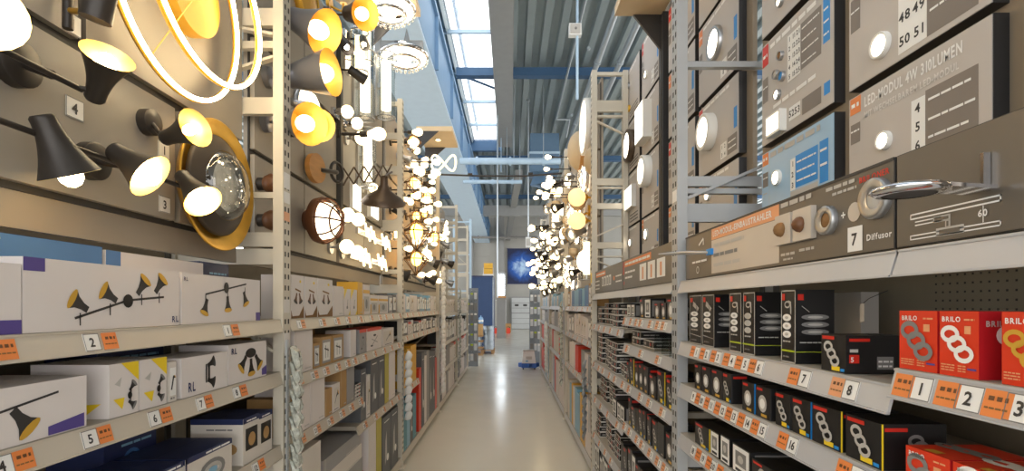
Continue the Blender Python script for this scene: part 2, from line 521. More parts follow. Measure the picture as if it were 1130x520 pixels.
tube_thing('sprinkler_pipe', 'dark horizontal pipe in front of the grey back wall', 'pipe', [(-2.4, 30, 5.5), (2.0, 30, 5.5)], 0.07, 'print_mid', 8, 4, (-1.0, 1.5))
def hanger(label, x, y, z0, z1, r, mt='pipe_blue'):
    t = thing('drop_rod', label, 'rod', (x, y, z0))
    m = MB(); m.tube([(x, y, z0), (x, y, z1)], r, mt); m.build('rod', t, (x, y, z0))
    m = MB(); m.cyl((x, y, z1 - 0.06), (0, 0, 1), r * 2.5, 0.06, mt, 10); m.build('ceiling_cup', t, (x, y, z0))
    return t
hanger('long pale vertical rod hanging down the middle of the aisle end', (549-VX)*15/FPX, 15, 1.75, 7.5, 0.024, 'pipe_steel')
h_ = hanger('pale vertical cable drop with a white sensor box at its foot', (583-VX)*15/FPX, 15, 3.5, 7.5, 0.02, 'pipe_steel')
x_ = (583-VX)*15/FPX
m = MB(); m.box(x_-0.08, x_+0.08, 14.92, 15.08, 3.2, 3.5, 'plastic_white'); m.box(x_-0.06, x_+0.06, 14.9, 14.92, 3.25, 3.45, 'print_grey'); m.build('sensor_box', h_, (x_, 15, 3.5))
h_ = hanger('slim rod carrying a white junction box below the corrugated roof', (637-VX)*8/FPX, 8, 4.7, 7.5, 0.02)
x_ = (637-VX)*8/FPX
m = MB(); m.box(x_-0.13, x_+0.06, 7.95, 8.05, 5.68, 5.86, 'plastic_white'); m.box(x_-0.11, x_+0.04, 7.93, 7.95, 5.70, 5.84, 'print_grey'); m.cyl((x_-0.03, 7.93, 5.77), (0, -1, 0), 0.02, 0.01, 'print_mid', 8); m.build('junction_box', h_, (x_, 8, 4.7))
for i, (px, y0, y1) in enumerate(((553, 165, 190),)):
    p0, p1 = D(px, y0, 17), D(px, y1, 17)
    hanger(('short pale hanger rod beside the long middle rod', 'thin hanger rod at the far end of the skylight')[i], p1.x, 17, p1.z, 7.5, 0.015)
u0, u1 = D(585, 201, 16.5), D(617, 147, 16.5)
t = thing('air_heater', 'large blue grey air heater box hanging under the roof', 'heater', (u0.x, 16.5, u0.z))
m = MB(); m.box(u0.x, u1.x, 16.5, 17.6, u0.z + 0.35, u1.z, 'unit_blue'); m.build('housing', t, t.location)
m = MB(); m.box(u0.x - 0.03, u1.x + 0.03, 16.46, 17.6, u0.z + 0.9, u0.z + 0.97, 'pipe_blue'); m.build('seam_band', t, t.location)
m = MB(); m.lathe([(0.45, 0), (0.32, 0.35)], 'unit_blue', ((u0.x+u1.x)/2, 17.0, u0.z + 0.0), (0, 0, 1), 4, False); m.build('outlet_cone', t, t.location)
for dx in (0.08, -0.08):
    xx = u0.x + dx if dx > 0 else u1.x + dx
    m = MB(); m.bar((xx, 17, u1.z), (xx, 17, 7.5), 0.04, 0.04, 'pipe_steel'); m.build('bracket', t, t.location)
t = thing('banner', 'large dark blue poster of pale swirling smoke on the back wall', 'poster', D(576, 294, 33.9))
a, b = D(560, 313, 33.9), D(593, 275, 33.9)
m = MB(); m.box(a.x, b.x, 33.90, 33.94, a.z, b.z, 'smoke_print'); m.build('print_sheet', t, t.location)
m = MB()
for z in (a.z - 0.04, b.z): m.box(a.x - 0.04, b.x + 0.04, 33.88, 33.962, z, z + 0.04, 'print_navy')
m.build('hanging_rail', t, t.location)

# ------------------------------------------------------------------ racks
def side_frame(side):          # +1 for the left rack (faces +X), -1 for the right
    return (pi / 2) if side == 'L' else (-pi / 2)

def upright(side, y, height, label, bars, depth, mt, diags=None):
    s = -1 if side == 'L' else 1
    X0 = XL if side == 'L' else XR
    t = thing('upright_frame', label, 'rack upright', (X0, y, 0), 0, 'upright frames of the ' + ('left' if side == 'L' else 'right') + ' rack')
    w, dp = 0.075, 0.045
    def post(xa, nm):
        m = MB(); xb = xa + s * dp
        lo, hi = min(xa, xb), max(xa, xb)
        m.box(lo, hi, y - w, y, 0, height, mt)
        p = m.build(nm, t, t.location)
        q = MB()
        xs = xa - s * 0.0008
        z = 0.12
        if y < 5.5 and nm == 'front_post':
            while z < height - 0.05:
                for yy in (y - w * 0.72, y - w * 0.28):
                    q.box(min(xs, xa + s*0.002), max(xs, xa + s*0.002), yy - 0.006, yy + 0.006, z, z + 0.022, 'slot')
                z += 0.05
            q.build('slots', p, (0, 0, 0)).location = -t.location
        m = MB(); m.box(lo - 0.02, hi + 0.02, y - w - 0.02, y + 0.02, 0, 0.008, mt); m.build('foot_plate', t, t.location)
    post(X0, 'front_post'); post(X0 + s * (depth - dp), 'rear_post')
    for z0, z1 in bars:
        m = MB(); m.box(min(X0 + s*dp, X0 + s*(depth-dp)), max(X0 + s*dp, X0 + s*(depth-dp)), y - w*0.75, y - w*0.35, z0, z1, mt); m.build('cross_bar', t, t.location)
    zz = [0.3] + [b[0] for b in bars if b[1] - b[0] > 0.05] + [height]
    k = 0
    z = 0.3
    xc = X0 + s * max(depth + 0.004, 0.465)
    m = MB(); m.box(min(xc, xc + s*.008), max(xc, xc + s*.008), y - w - 0.07, y + 0.07, 1.45, height, 'post_cream' if side == 'L' else 'back_panel'); m.build('gap_filler', t, t.location)  # filler sheet added in the gap behind the frame, blocking sky light leaks
    for (fa, za, fb, zb) in diags or ():
        m = MB(); m.bar((X0 + s*(dp + fa*(depth - 2*dp)), y - w*0.85, za), (X0 + s*(dp + fb*(depth - 2*dp)), y - w*0.85, zb), 0.012, 0.03, mt, (0, 1, 0)); m.build('diagonal_brace', t, t.location)
    while z < height - 0.5 and diags is None:
        a, b = (dp, depth - dp) if k % 2 == 0 else (depth - dp, dp)
        m = MB(); m.bar((X0 + s*a, y - w*0.2, z), (X0 + s*b, y - w*0.2, z + 0.38), 0.012, 0.035, mt, (0, 1, 0)); m.build('diagonal_brace', t, t.location)
        z += 0.55; k += 1
    return t

near_names = ['standing in front, beside the boxed trumpet spots', 'second along', 'third along', 'fourth along', 'fifth along']
lb0 = [(0.25, 0.31), (0.8, 0.86), (1.36, 1.40), (1.686, 1.755), (1.765, 1.828), (1.98, 2.007), (2.355, 2.428), (2.647, 2.679), (2.748, 2.825), (3.2, 3.26)]
rb0 = [(0.25, 0.31), (0.8, 0.86), (1.867, 1.946), (1.99, 2.012), (2.022, 2.065), (2.54, 2.565), (3.1, 3.13), (3.5, 3.56)]
rb1 = [(0.25, 0.31), (0.8, 0.86), (1.93, 1.945), (2.01, 2.065), (2.36, 2.41), (2.54, 2.555), (2.57, 2.63), (3.17, 3.19), (3.22, 3.32), (3.54, 3.57)]
lb = [(0.25, 0.31), (0.8, 0.86), (1.36, 1.40), (1.62, 1.70), (1.80, 1.84), (2.20, 2.30), (2.48, 2.52), (2.72, 2.80), (3.05, 3.11), (3.36, 3.40)]
rb = [(0.25, 0.31), (0.8, 0.86), (1.36, 1.40), (1.867, 1.946), (1.99, 2.015), (2.025, 2.065), (2.36, 2.40), (2.54, 2.57), (3.02, 3.08), (3.22, 3.32), (3.54, 3.57)]
for i, y in enumerate(YL):
    upright('L', y, HL if i else 3.6, 'cream perforated rack upright of the lamp aisle, left rack, %s from the camera' % ORD[i], lb if i else lb0, 0.52, 'post_cream', None if i else [(0, 2.70, 1, 2.78), (0, 2.60, 1, 2.46), (1, 1.6, 0, 1.3)])
for i, y in enumerate(YR):
    upright('R', y, HR, 'grey perforated rack upright, right rack, %s from the camera' % ORD[i], (rb0, rb1, rb, rb, rb)[i], 0.32 if i else 0.46, 'post_grey' if i < 1 else 'post_cream', ([(0, 1.966, 1, 2.124)], [(0, 3.13, 1, 3.02), (1, 2.22, 0, 2.12), (0, 1.9, 1, 1.8)], None, None, None)[i])

def post_note(up, X, y, z, w, h, mt, nm):
    m = MB(); m.box(X - .001, X + .001, y - w/2, y + w/2, z - h/2, z + h/2, mt); o = m.build(nm, up); o.location = -up.location
ups = [o for o in C.objects if o.name.startswith('upright_frame')]
for z, h, mt in ((2.06, .07, 'print_white'), (1.985, .05, 'print_white'), (1.90, .04, 'print_peach'), (1.33, .1, 'print_light'), (1.5, .06, 'print_light')): post_note(ups[0], -0.9995, 2.312, z, .055, h, mt, 'paper_note')
for z, h, mt in ((1.75, .09, 'print_yellow'), (1.62, .06, 'print_grey')): post_note(ups[6], 0.7195, 4.582, z, .07, h, mt, 'paper_note')
for z, h, mt in ((1.98, .05, 'print_white'),): post_note(ups[5], 0.7195, 2.262, z, .055, h, mt, 'paper_note')
def label_mesh(kind, txt=''):
    """price or number ticket, 0.045 wide, front on -y"""
    m = MB(); w, h = 0.046, 0.042
    if kind == 'o':
        m.box(-w/2, w/2, -0.0015, 0, -h/2, h/2, 'print_peach' if txt == 'pale' else 'print_orange'); m.face((0, -0.0015, 0), (1, 0, 0), (0, 0, 1))
        m.greek(-w*0.32, w*0.36, 0.004, 0.007, 'wood_dark', 1, 3, 1); m.greek(-w*0.4, w*0.4, -0.009, 0.003, 'kraft_dark', 1, 4, 2)
    else:
        m.box(-w/2, w/2, -0.0015, 0, -h/2, h/2, 'print_white'); m.face((0, -0.0015, 0), (1, 0, 0), (0, 0, 1))
        for a, b, c, e in ((-w/2, w/2, h/2-0.0018, h/2), (-w/2, w/2, -h/2, -h/2+0.0018), (-w/2, -w/2+0.0018, -h/2, h/2), (w/2-0.0018, w/2, -h/2, h/2)): m.rect(a, b, c, e, 'print_mid', 1)
        m.text(txt, 0, 0, 0.022, 'print_dark', 2, True)
    return m.mesh('ticket_' + kind)
LABELS = {}
def ticket(kind, txt):
    if (kind, txt) not in LABELS: LABELS[(kind, txt)] = label_mesh(kind, txt)
    return LABELS[(kind, txt)]

def shelf(side, z, y0, y1, label, tickets=(), depth=None, tilt=0.012, lip=0.055, solid='deck', rail=True):
    """deck with a tilted price rail along its front; tickets = [(y, kind, text)]"""
    s = -1 if side == 'L' else 1
    X0 = XL if side == 'L' else XR
    nm = 'left' if side == 'L' else 'right'
    t = thing('shelf', label, 'shelf', (X0, (y0 + y1) / 2, z), 0, 'shelves of the %s rack' % nm)
    L = t.location
    depth = depth or (0.48 if side == 'L' else 0.40)
    xa, xb = X0 + s * 0.012, X0 + s * depth
    m = MB(); m.box(min(xa, xb), max(xa, xb), y0, y1, z - 0.025, z, solid); m.build('deck', t, L)
    lm = 'lip_cream' if side == 'L' else 'lip_grey'
    xt, xo = X0 + s * 0.012, X0 - s * 0.002
    r = MB()
    zt, zb = z - 0.003, z - lip
    q = [(xt, y0, zt), (xo, y0, zb), (xo + s*0.006, y0, zb), (xt + s*0.006, y0, zt)]
    r.add(q + [(a, y1, c) for a, _, c in q], [(0,1,2,3)[::-1], (4,5,6,7), (0,4,5,1), (1,5,6,2), (2,6,7,3), (3,7,4,0)], lm)
    for zz in (zt, zb): 
        xx = xt if zz == zt else xo
        r.box(min(xx - s*0.003, xx + s*0.006), max(xx - s*0.003, xx + s*0.006), y0, y1, zz - 0.002, zz + 0.002, lm)
    rl = r.build('price_rail', t, L)
    ang = math.atan2(abs(xt - xo), zt - zb)
    for (y, kind, txt) in tickets:
        if not (y0 < y < y1): continue
        o = bpy.data.objects.new('number_ticket' if kind == 'n' else 'price_ticket', ticket(kind, txt)); C.objects.link(o)
        o.parent = rl
        xm = (xt + xo) / 2 - s * 0.0008
        o.location = (xm - L[0], y - L[1], (zt + zb) / 2 - L[2])
        o.rotation_euler = (ang * -1, 0, side_frame(side))
        if kind == 'n' and len(txt) and y < 2.3: o['label'] = 'white ticket printed %s' % txt
    return t

def tk(side, items, w=0.046):
    """ticket list from frame positions: (x, kind, text)"""
    X0 = XL if side == 'L' else XR
    return [(along(x, X0), k, t) for x, k, t in items]
def auto_tk(y0, y1, n, seed, start=1):
    r = random.Random(seed); out = []
    for i in range(n):
        y = y0 + (y1 - y0) * (i + 0.5) / n + r.uniform(-0.03, 0.03)
        out += [(y, 'n', str(start + i)), (y + 0.048, 'o', 'pale')]
    return out

# left rack, bay in front
shelf('L', 1.442, 0.2, 2.27, 'top shelf of the front left bay carrying the boxed trumpet spots', tk('L', [(8, 'o', ''), (103, 'n', '2'), (123, 'o', ''), (252, 'n', '1'), (261, 'o', '')]))
shelf('L', 1.212, 0.2, 2.27, 'middle shelf of the front left bay with tickets 4 to 8', tk('L', [(4, 'n', '4'), (28, 'o', ''), (101, 'n', '5'), (117, 'o', ''), (172, 'n', '6'), (185, 'o', ''), (223, 'n', '7'), (231.5, 'o', ''), (262, 'n', '8'), (270, 'o', '')]))
shelf('L', 0.89, 0.2, 2.27, 'lowest visible shelf of the front left bay with the navy cartons', tk('L', [(283, 'n', '12'), (290, 'o', ''), (200, 'n', '11'), (212, 'o', '')]))
# left rack, second bay
shelf('L', 1.442, 2.36, 3.55, 'top shelf of the second left bay, nearer half', auto_tk(2.36, 3.55, 5, 1))
shelf('L', 1.442, 3.56, 4.77, 'top shelf of the second left bay, farther half', auto_tk(3.56, 4.77, 5, 2, 6))
shelf('L', 1.175, 2.36, 3.42, 'second shelf down in the second left bay, nearer half', auto_tk(2.36, 3.42, 6, 3, 11))
shelf('L', 1.175, 3.43, 4.77, 'second shelf down in the second left bay, farther half', auto_tk(3.43, 4.77, 5, 4, 17))
shelf('L', 0.887, 2.36, 3.52, 'third shelf down in the second left bay, nearer raised half', auto_tk(2.36, 3.52, 6, 5, 22))
shelf('L', 0.705, 3.40, 4.77, 'low shelf in the second left bay, farther half', auto_tk(3.40, 4.77, 5, 6, 28))
shelf('L', 0.10, 2.36, 4.77, 'base shelf on the floor in the second left bay', ())
# left rack, bays behind
shelf('L', 1.442, 4.86, 7.27, 'top shelf of the third left bay', auto_tk(4.86, 7.27, 8, 7))
shelf('L', 1.216, 4.86, 7.27, 'second shelf down in the third left bay', auto_tk(4.86, 7.27, 8, 8))
shelf('L', 0.71, 4.86, 5.7, 'short low shelf in the third left bay holding yellow cartons', auto_tk(4.86, 5.7, 3, 9))
shelf('L', 0.10, 4.86, 7.27, 'base shelf on the floor in the third left bay', ())
for k, (z, w) in enumerate(((1.40, 'top'), (0.95, 'middle'), (0.55, 'low'), (0.10, 'base'))):
    shelf('L', z, 7.36, 9.77, '%s shelf of the fourth left bay' % w, ())
    shelf('L', z, 9.86, 12.27, '%s shelf of the fifth left bay' % w, ())
# right rack, bay in front
shelf('R', 1.607, 0.978, 2.22, 'glossy top shelf carrying the brown sign in the front right bay', (), 0.34, 0.012, 0.05)
shelf('R', 1.607, 0.1, 0.972, 'glossy top shelf end under the lamp diagram sign', (), 0.34, 0.012, 0.05)
shelf('R', 1.350, 0.985, 2.22, 'shelf of tall black downlight boxes with tickets 1 to 8', tk('R', [(763.5, 'o', ''), (768, 'n', '1'), (774, 'o', ''), (779, 'n', '2'), (786, 'o', ''), (791.5, 'n', '3'), (800, 'o', ''), (807, 'n', '4'), (814, 'o', ''), (821.5, 'n', '5'), (829, 'o', ''), (836.5, 'n', '6'), (874, 'o', ''), (886.5, 'n', '7'), (922, 'o', 'pale'), (937, 'n', '8')]), 0.40)
shelf('R', 1.383, 0.1, 0.982, 'raised front shelf of red downlight boxes with tickets 1 2 3', tk('R', [(995, 'o', ''), (1014.5, 'n', '1'), (1043, 'o', ''), (1067.5, 'n', '2'), (1098, 'o', ''), (1124, 'n', '3')]), 0.40)
shelf('R', 1.172, 0.985, 2.22, 'shelf of small black downlight boxes with tickets 9 to 16', tk('R', [(764.5, 'n', '9'), (769, 'o', ''), (773.5, 'n', '10'), (779, 'o', ''), (784, 'n', '11'), (790.5, 'o', ''), (796.5, 'n', '12'), (803, 'o', ''), (809, 'n', '13'), (816.5, 'o', ''), (824, 'n', '14'), (831.5, 'o', ''), (840, 'n', '15'), (862, 'o', ''), (873, 'n', '16'), (929, 'o', ''), (945, 'n', '17')]), 0.40)
shelf('R', 1.145, 0.1, 0.98, 'lower front shelf of flat red boxes', (), 0.40)
shelf('R', 0.957, 0.1, 2.22, 'lowest visible shelf of the front right bay, tickets 18 19 20', tk('R', [(764, 'n', '18'), (769.5, 'o', ''), (775, 'n', '19'), (781, 'o', ''), (786, 'n', '20'), (793, 'o', '')]), 0.40)
# right rack, second bay
shelf('R', 1.607, 2.31, 4.54, 'top shelf carrying the dark sign in the second right bay', (), 0.34, 0.012, 0.05)
shelf('R', 1.352, 3.32, 4.54, 'shelf of flat stacked boxes in the second right bay, farther half', auto_tk(3.32, 4.54, 5, 21))
shelf('R', 1.435, 2.31, 3.30, 'raised shelf of upright lamp boxes in the second right bay, nearer half', auto_tk(2.31, 3.30, 7, 22))
shelf('R', 1.265, 2.31, 3.31, 'half-empty shelf with clear dividers in the second right bay', auto_tk(2.31, 3.31, 3, 23))
shelf('R', 1.022, 2.31, 4.54, 'long third shelf of the second right bay', auto_tk(2.31, 4.54, 10, 24))
shelf('R', 0.725, 3.32, 4.54, 'fourth shelf of the second right bay, farther half', auto_tk(3.32, 4.54, 4, 25))
shelf('R', 0.765, 2.31, 3.30, 'fourth shelf of the second right bay, nearer half', auto_tk(2.31, 3.30, 7, 26))
shelf('R', 0.41, 2.31, 4.54, 'fifth shelf of the second right bay near the floor', auto_tk(2.31, 4.54, 9, 27))
shelf('R', 0.10, 2.31, 4.54, 'base shelf on the floor in the second right bay', ())
# right rack, bays behind
for k, (z, w) in enumerate(((1.50, 'top'), (1.18, 'second'), (0.78, 'third'), (0.10, 'base'))):
    shelf('R', z, 4.63, 6.82, '%s shelf of the third right bay' % w, auto_tk(4.63, 6.82, 6, 31 + k) if k < 3 else ())
    shelf('R', z, 6.91, 9.52, '%s shelf of the fourth right bay' % w, ())
    shelf('R', z, 9.61, 12.32, '%s shelf of the fifth right bay' % w, ())

# back panels of the racks
def back(side, y0, y1, z0, z1, label, X, holes=False):
    s = -1 if side == 'L' else 1
    t = thing('back_panel', label, 'rack panel', (X, (y0 + y1) / 2, z0), 0, 'back panels of the racks')
    m = MB(); m.box(min(X, X + s*0.012), max(X, X + s*0.012), y0, y1, z0, z1, 'back_panel'); m.build('sheet', t, t.location)
    if holes:
        q = MB(); r = random.Random(3)
        z = z0 + 0.03
        while z < z1:
            y = y0 + 0.02
            while y < y1:
                q.box(min(X - s*0.0006, X), max(X - s*0.0006, X), y, y + 0.006, z, z + 0.006, 'slot'); y += 0.03
            z += 0.03
        q.build('perforation', t, t.location, kind='stuff')
    for yy in (y0, y1 - 0.03):
        m = MB(); m.box(min(X - s*0.01, X), max(X - s*0.01, X), yy, yy + 0.03, z0, z1, 'deck_dark'); m.build('edge_fold', t, t.location)
ybl = [0.2] + YL; ybr = [0.1] + YR
for i in range(5):
    back('L', ybl[i] + 0.01, ybl[i+1] - 0.08, 0.1, 1.75, 'brown rack back panel behind the cartons, %s left bay' % ORD[i], -1.50)
    back('R', ybr[i] + 0.01, ybr[i+1] - 0.08, 0.1, 1.76, 'brown rack back panel behind the boxes, %s right bay' % ORD[i], 1.14)
m = MB()
z = 1.38
while z < 1.58:
    y = 0.5
    while y < 1.4:
        m.box(1.1394, 1.14, y, y + 0.005, z, z + 0.005, 'slot'); y += 0.022
    z += 0.022
m.build('perforation', bpy.data.objects['back_panel.001'], bpy.data.objects['back_panel.001'].location, kind='stuff')
# ------------------------------------------------------------------ lamp boards above the shelves
def board_bay(side, y0, y1, z0, z1, cols, rows, label, X, mt='board', bandmt='board_band', rail=None, ticks=(), cells=None):
    s = -1 if side == 'L' else 1
    t = thing('lamp_board', label, 'display board', (X + s*0.02, (y0 + y1) / 2, z0), 0, 'lamp boards of the aisle')
    L = t.location
    m = MB(); m.box(min(X + s*0.015, X + s*0.035), max(X + s*0.015, X + s*0.035), y0, y1, z0, z1, bandmt); m.build('backing', t, L)
    if cols:
        zz0, zz1 = rows[0][0] - 0.01, rows[-1][1] + 0.01
        m = MB(); m.box(min(X + s*0.009, X + s*0.015), max(X + s*0.009, X + s*0.015), cols[0][0] - 0.012, cols[-1][1] + 0.012, zz0 - 0.008, zz1, 'board_joint'); m.build('dark_joint', t, L)
    for (a, b, c, d) in (cells or [(a, b, c, d) for a, b in cols for c, d in rows]):
            m = MB(); m.box(min(X - s*0.012, X + s*0.010), max(X - s*0.012, X + s*0.010), a, b, c, d, mt); m.build('panel', t, L)
    if rail:
        m = MB(); m.box(min(X - s*0.04, X), max(X - s*0.04, X), rail, rail + 0.045, rows[0][0] + 0.1, z1 - 0.05, 'board_joint'); m.build('rail', t, L)
    for (y, z, txt) in ticks:
        o = link('number_ticket', ticket('n', txt), t, (X - s*0.0125 - L[0], y - L[1], z - L[2]), side_frame(side)); o.scale = (1.25, 1, 1.3)
    return t
def tick(x, y, txt, X=-1.188): 
    p = P(x, y, X); return (p.y, p.z, txt)
board_bay('L', 0.2, 2.272, 1.69, 3.6, [(0.22, 2.27)], [(1.80, 3.5)],
          'beige lamp board with brass trumpet spots and LED rings', -1.19, cells=[(0.22, 1.815, 1.80, 2.195), (1.842, 2.27, 1.80, 2.195), (0.22, 1.408, 2.228, 3.5), (1.435, 2.27, 2.228, 3.5)], ticks=[tick(75, 26, '1'), tick(78, 120, '4'), tick(177, 166, '1'), tick(178, 226, '3')])
board_bay('L', 2.37, 4.77, 1.69, 3.42, [(2.38, 2.95), (2.965, 3.50), (3.56, 4.15), (4.165, 4.76)], [(1.80, 2.20), (2.225, 2.74), (2.765, 3.4)],
          'beige lamp board crowded with lit spots in the second left bay', -1.19, rail=3.51)
board_bay('L', 4.87, 7.27, 1.69, 3.42, [(4.88, 5.6), (5.62, 6.4), (6.42, 7.26)], [(1.80, 2.20), (2.225, 2.74), (2.765, 3.4)],
          'beige board of bulb lamps in the third left bay', -1.19)
board_bay('L', 7.37, 9.77, 1.69, 3.3, [(7.38, 8.5), (8.52, 9.76)], [(1.80, 2.5), (2.52, 3.28)], 'beige lamp board in the fourth left bay', -1.25)
board_bay('R', 0.1, 2.22, 1.64, 3.7, [], [], 'brown backing board behind the grey LED panels in front', WR + 0.02, bandmt='board_right')
board_bay('R', 2.31, 4.54, 1.64, 3.6, [], [], 'brown backing board behind the LED panels of the second right bay', WR + 0.02, bandmt='board_right')
board_bay('R', 4.63, 6.82, 1.64, 3.55, [(4.64, 5.7), (5.72, 6.81)], [(1.7, 2.3), (2.32, 2.9), (2.92, 3.5)], 'cream lamp board with large round lamps in the third right bay', 0.80)
board_bay('R', 6.91, 9.52, 1.64, 3.55, [(6.92, 8.2), (8.22, 9.5)], [(1.7, 2.6), (2.62, 3.5)], 'cream lamp board in the fourth right bay', 0.80)
board_bay('R', 9.61, 12.32, 1.7, 3.4, [(9.62, 11.0), (11.02, 12.3)], [(1.75, 2.5), (2.52, 3.38)], 'cream lamp board in the fifth right bay', 0.80)

# ------------------------------------------------------------------ spots with shaped shades
def trumpet(root, tail, d, L=0.135, R=0.062, outer='black_metal', inner='gold_pale', lamp='glow_warm', neck=0.4, name='spot_head', bulb=1.0, fl=1.9, bpos=0.8):
    d = Vector(d).normalized(); o = root.location
    m = MB()
    prof = [(R*neck*0.85, 0)] + [(R*neck, L*0.04)]
    for i in range(9):
        u = i / 8; prof.append((R * (neck + (1 - neck) * u ** fl), L * (0.1 + 0.9 * u)))
    m.lathe(prof, outer, tail, d, 20); m.lathe([(1e-5, 0), (R*neck*0.85, 0)], outer, tail, d, 20, False)
    h = m.build(name, root, o)
    m = MB(); pin = [(max(r - 0.0025, 0.004), t) for r, t in prof[3:]]; pin[-1] = (prof[-1][0], prof[-1][1] + 0.001)
    m.lathe(pin, inner, tail, d, 20); m.lathe([(1e-5, pin[0][1]), (pin[0][0], pin[0][1])], inner, tail, d, 20, False)
    r = m.build('reflector', h, (0, 0, 0)); r.location = -o
    if bulb:
        m = MB(); rr = R * 0.42 * bulb
        c = Vector(tail) + d * (L * bpos)
        m.ball(c, rr, lamp, 12, d, 1.25); m.cyl(c - d * rr * 1.6, d, rr * 0.35, rr * 0.6, 'white_metal', 10)
        r = m.build('bulb', h, (0, 0, 0)); r.location = -o
    return h
def base_disc(root, c, r, n, mt='black_metal', th=0.028):
    m = MB(); c = Vector(c); m.cyl(c, n, r, th, mt, 24); m.lathe([(r, th), (r*0.9, th + 0.004), (1e-5, th + 0.004)], mt, c, n, 24)
    return m.build('wall_base', root, root.location)
def rod(root, pts, r=0.008, mt='black_metal', name='rod'):
    m = MB(); m.tube(pts, r, mt, 8); return m.build(name, root, root.location)
def arm_to(root, p, q, mt='black_metal'):
    return rod(root, [p, (Vector(p) + Vector(q)) / 2, q], 0.007, mt, 'swivel_arm')

PX = -1.178
# lower bar with three trumpets
b0 = P(97, 178, PX)
t = thing('spot_bar', 'black bar of brass-lined trumpet spots, lower one on the beige board', 'lamp', b0)
base_disc(t, (PX, b0.y, b0.z), 0.052, (1, 0, 0))
zb = P(195, 204, -1.08).z
rod(t, [(-1.08, 0.75, zb), (-1.08, P(213, 207, -1.08).y + 0.02, zb)], 0.0075)
rod(t, [(-1.15, b0.y, b0.z), (-1.08, b0.y, zb)], 0.011, name='stem')
for tail, mouth, X0, X1, ly in (((45, 127), (63, 184), -1.07, -1.03, .02), ((124, 165), (164, 193), -1.07, -0.98, 0), ((200, 193), (223, 221), -1.07, -0.98, 0)):
    a, b = P(*tail, X0), P(*mouth, X1)
    dd = Vector((0.15, 0.40, -0.9)) if tail[0] < 100 else b - a
    trumpet(t, a, dd, 0.135 if tail[0] < 100 else (b - a).length * 1.05, 0.064 if tail[0] < 150 else 0.058, bulb=1.0 if tail[0] < 100 else 1.3, fl=1.7, bpos=0.98 if tail[0] < 100 else 0.84)
    arm_to(t, (-1.08, a.y + 0.02, zb), a + (b - a) * 0.2)
# upper bar
b0 = P(12, 70, PX)
t = thing('spot_bar', 'black bar of brass-lined trumpet spots, upper one beside ticket 4', 'lamp', b0)
base_disc(t, (PX, b0.y, b0.z), 0.055, (1, 0, 0))
zb = P(88, 98, -1.08).z
rod(t, [(-1.08, 0.75, zb), (-1.08, P(90, 98, -1.08).y, zb)], 0.0075)
rod(t, [(-1.15, b0.y, b0.z), (-1.08, b0.y, zb)], 0.011, name='stem')
a, b = P(104, 110, -1.07), P(124, 72, -1.0)
trumpet(t, a, b - a + Vector((0.0, -0.02, 0)), 0.13, 0.058); arm_to(t, (-1.08, a.y - 0.04, zb), a + (b - a) * 0.25)
a = P(0, 26, -1.08); b = P(6, 24, -0.96)
trumpet(t, Vector((-1.06, 1.02, b.z - 0.0)), Vector((0.8, -0.62, -0.02)), 0.12, 0.066, lamp='glow_white', bulb=1.5); arm_to(t, (-1.08, 1.02, zb), (-1.03, 1.0, b.z - 0.01))
# single wall spot
b0 = P(160, 135, PX)
t = thing('wall_spot', 'single black wall spot with brass inside beside the gold round lamp', 'lamp', b0)
base_disc(t, b0, 0.042, (1, 0, 0))
a, b = P(181, 153, -1.08), P(214, 144, -0.98)
trumpet(t, a, b - a + Vector((0.03, -0.03, 0.0)), 0.13, 0.058, bulb=0.7); arm_to(t, b0 + Vector((0.02, 0, 0)), a)
# ribbed spot cut by the top of the frame
b0 = P(74, -10, PX)
t = thing('rail_spot', 'black and brass ribbed spot on a dark upright rod at the top', 'lamp', b0)
rod(t, [P(75, -40, -1.15), P(75, 32, -1.15)], 0.012, name='upright_rod')
rod(t, [P(78, 12, -1.14), P(100, 13, -1.06)], 0.008, 'gold', 'brass_arm')
a = P(105, 22, -1.02); d = Vector((0.25, -0.05, 0.95))
m = MB(); m.cyl(a, d, 0.034, 0.07, 'black_metal', 18); m.build('spot_head', t, t.location)
for i in range(5):
    m = MB(); m.torus(a + d.normalized() * (0.075 + i * 0.014), d, 0.036 + i*0.004, 0.0045, 'gold', 20, 6); m.build('brass_ring', t, t.location)
m = MB(); m.lathe([(0.03, 0.07), (0.055, 0.16)], 'gold', a, d, 18); m.ball(a + d.normalized() * 0.12, 0.024, 'glow_warm', 10); m.build('bulb', t, t.location)

# LED rings and golden disc
t = thing('ring_pendant', 'pendant of two large glowing LED rings around a gold disc', 'lamp', (-1.178, 1.86, 2.63))
for (X, y, z, R, tx) in ((-1.08, 1.714, 2.54, 0.332, (1, 0, 0.0)), (-1.0, 1.74, 2.55, 0.288, (1, -0.06, 0.05))):
    m = MB(); m.torus((X, y, z), tx, R, 0.0072, 'glow_ring', 72, 8); r = m.build('led_ring', t, t.location)
    m = MB(); m.torus((X - 0.011, y, z), tx, R + 0.002, 0.0085, 'gold_matte', 72, 6); q = m.build('ring_channel', r, (0, 0, 0)); q.location = -t.location
m = MB(); m.cyl((-1.178, 1.86, 2.63), (1, 0, 0), 0.147, 0.05, 'gold_matte', 40); m.build('gold_disc', t, t.location)
for a in (0.8, 2.2, 4.2):
    m = MB(); m.tube([(-1.13, 1.86 + 0.05*cos(a), 2.63 + 0.05*sin(a)), (-1.08, 1.714 + 0.33*cos(a), 2.54 + 0.33*sin(a))], 0.002, 'gold', 5); m.build('wire', t, t.location)

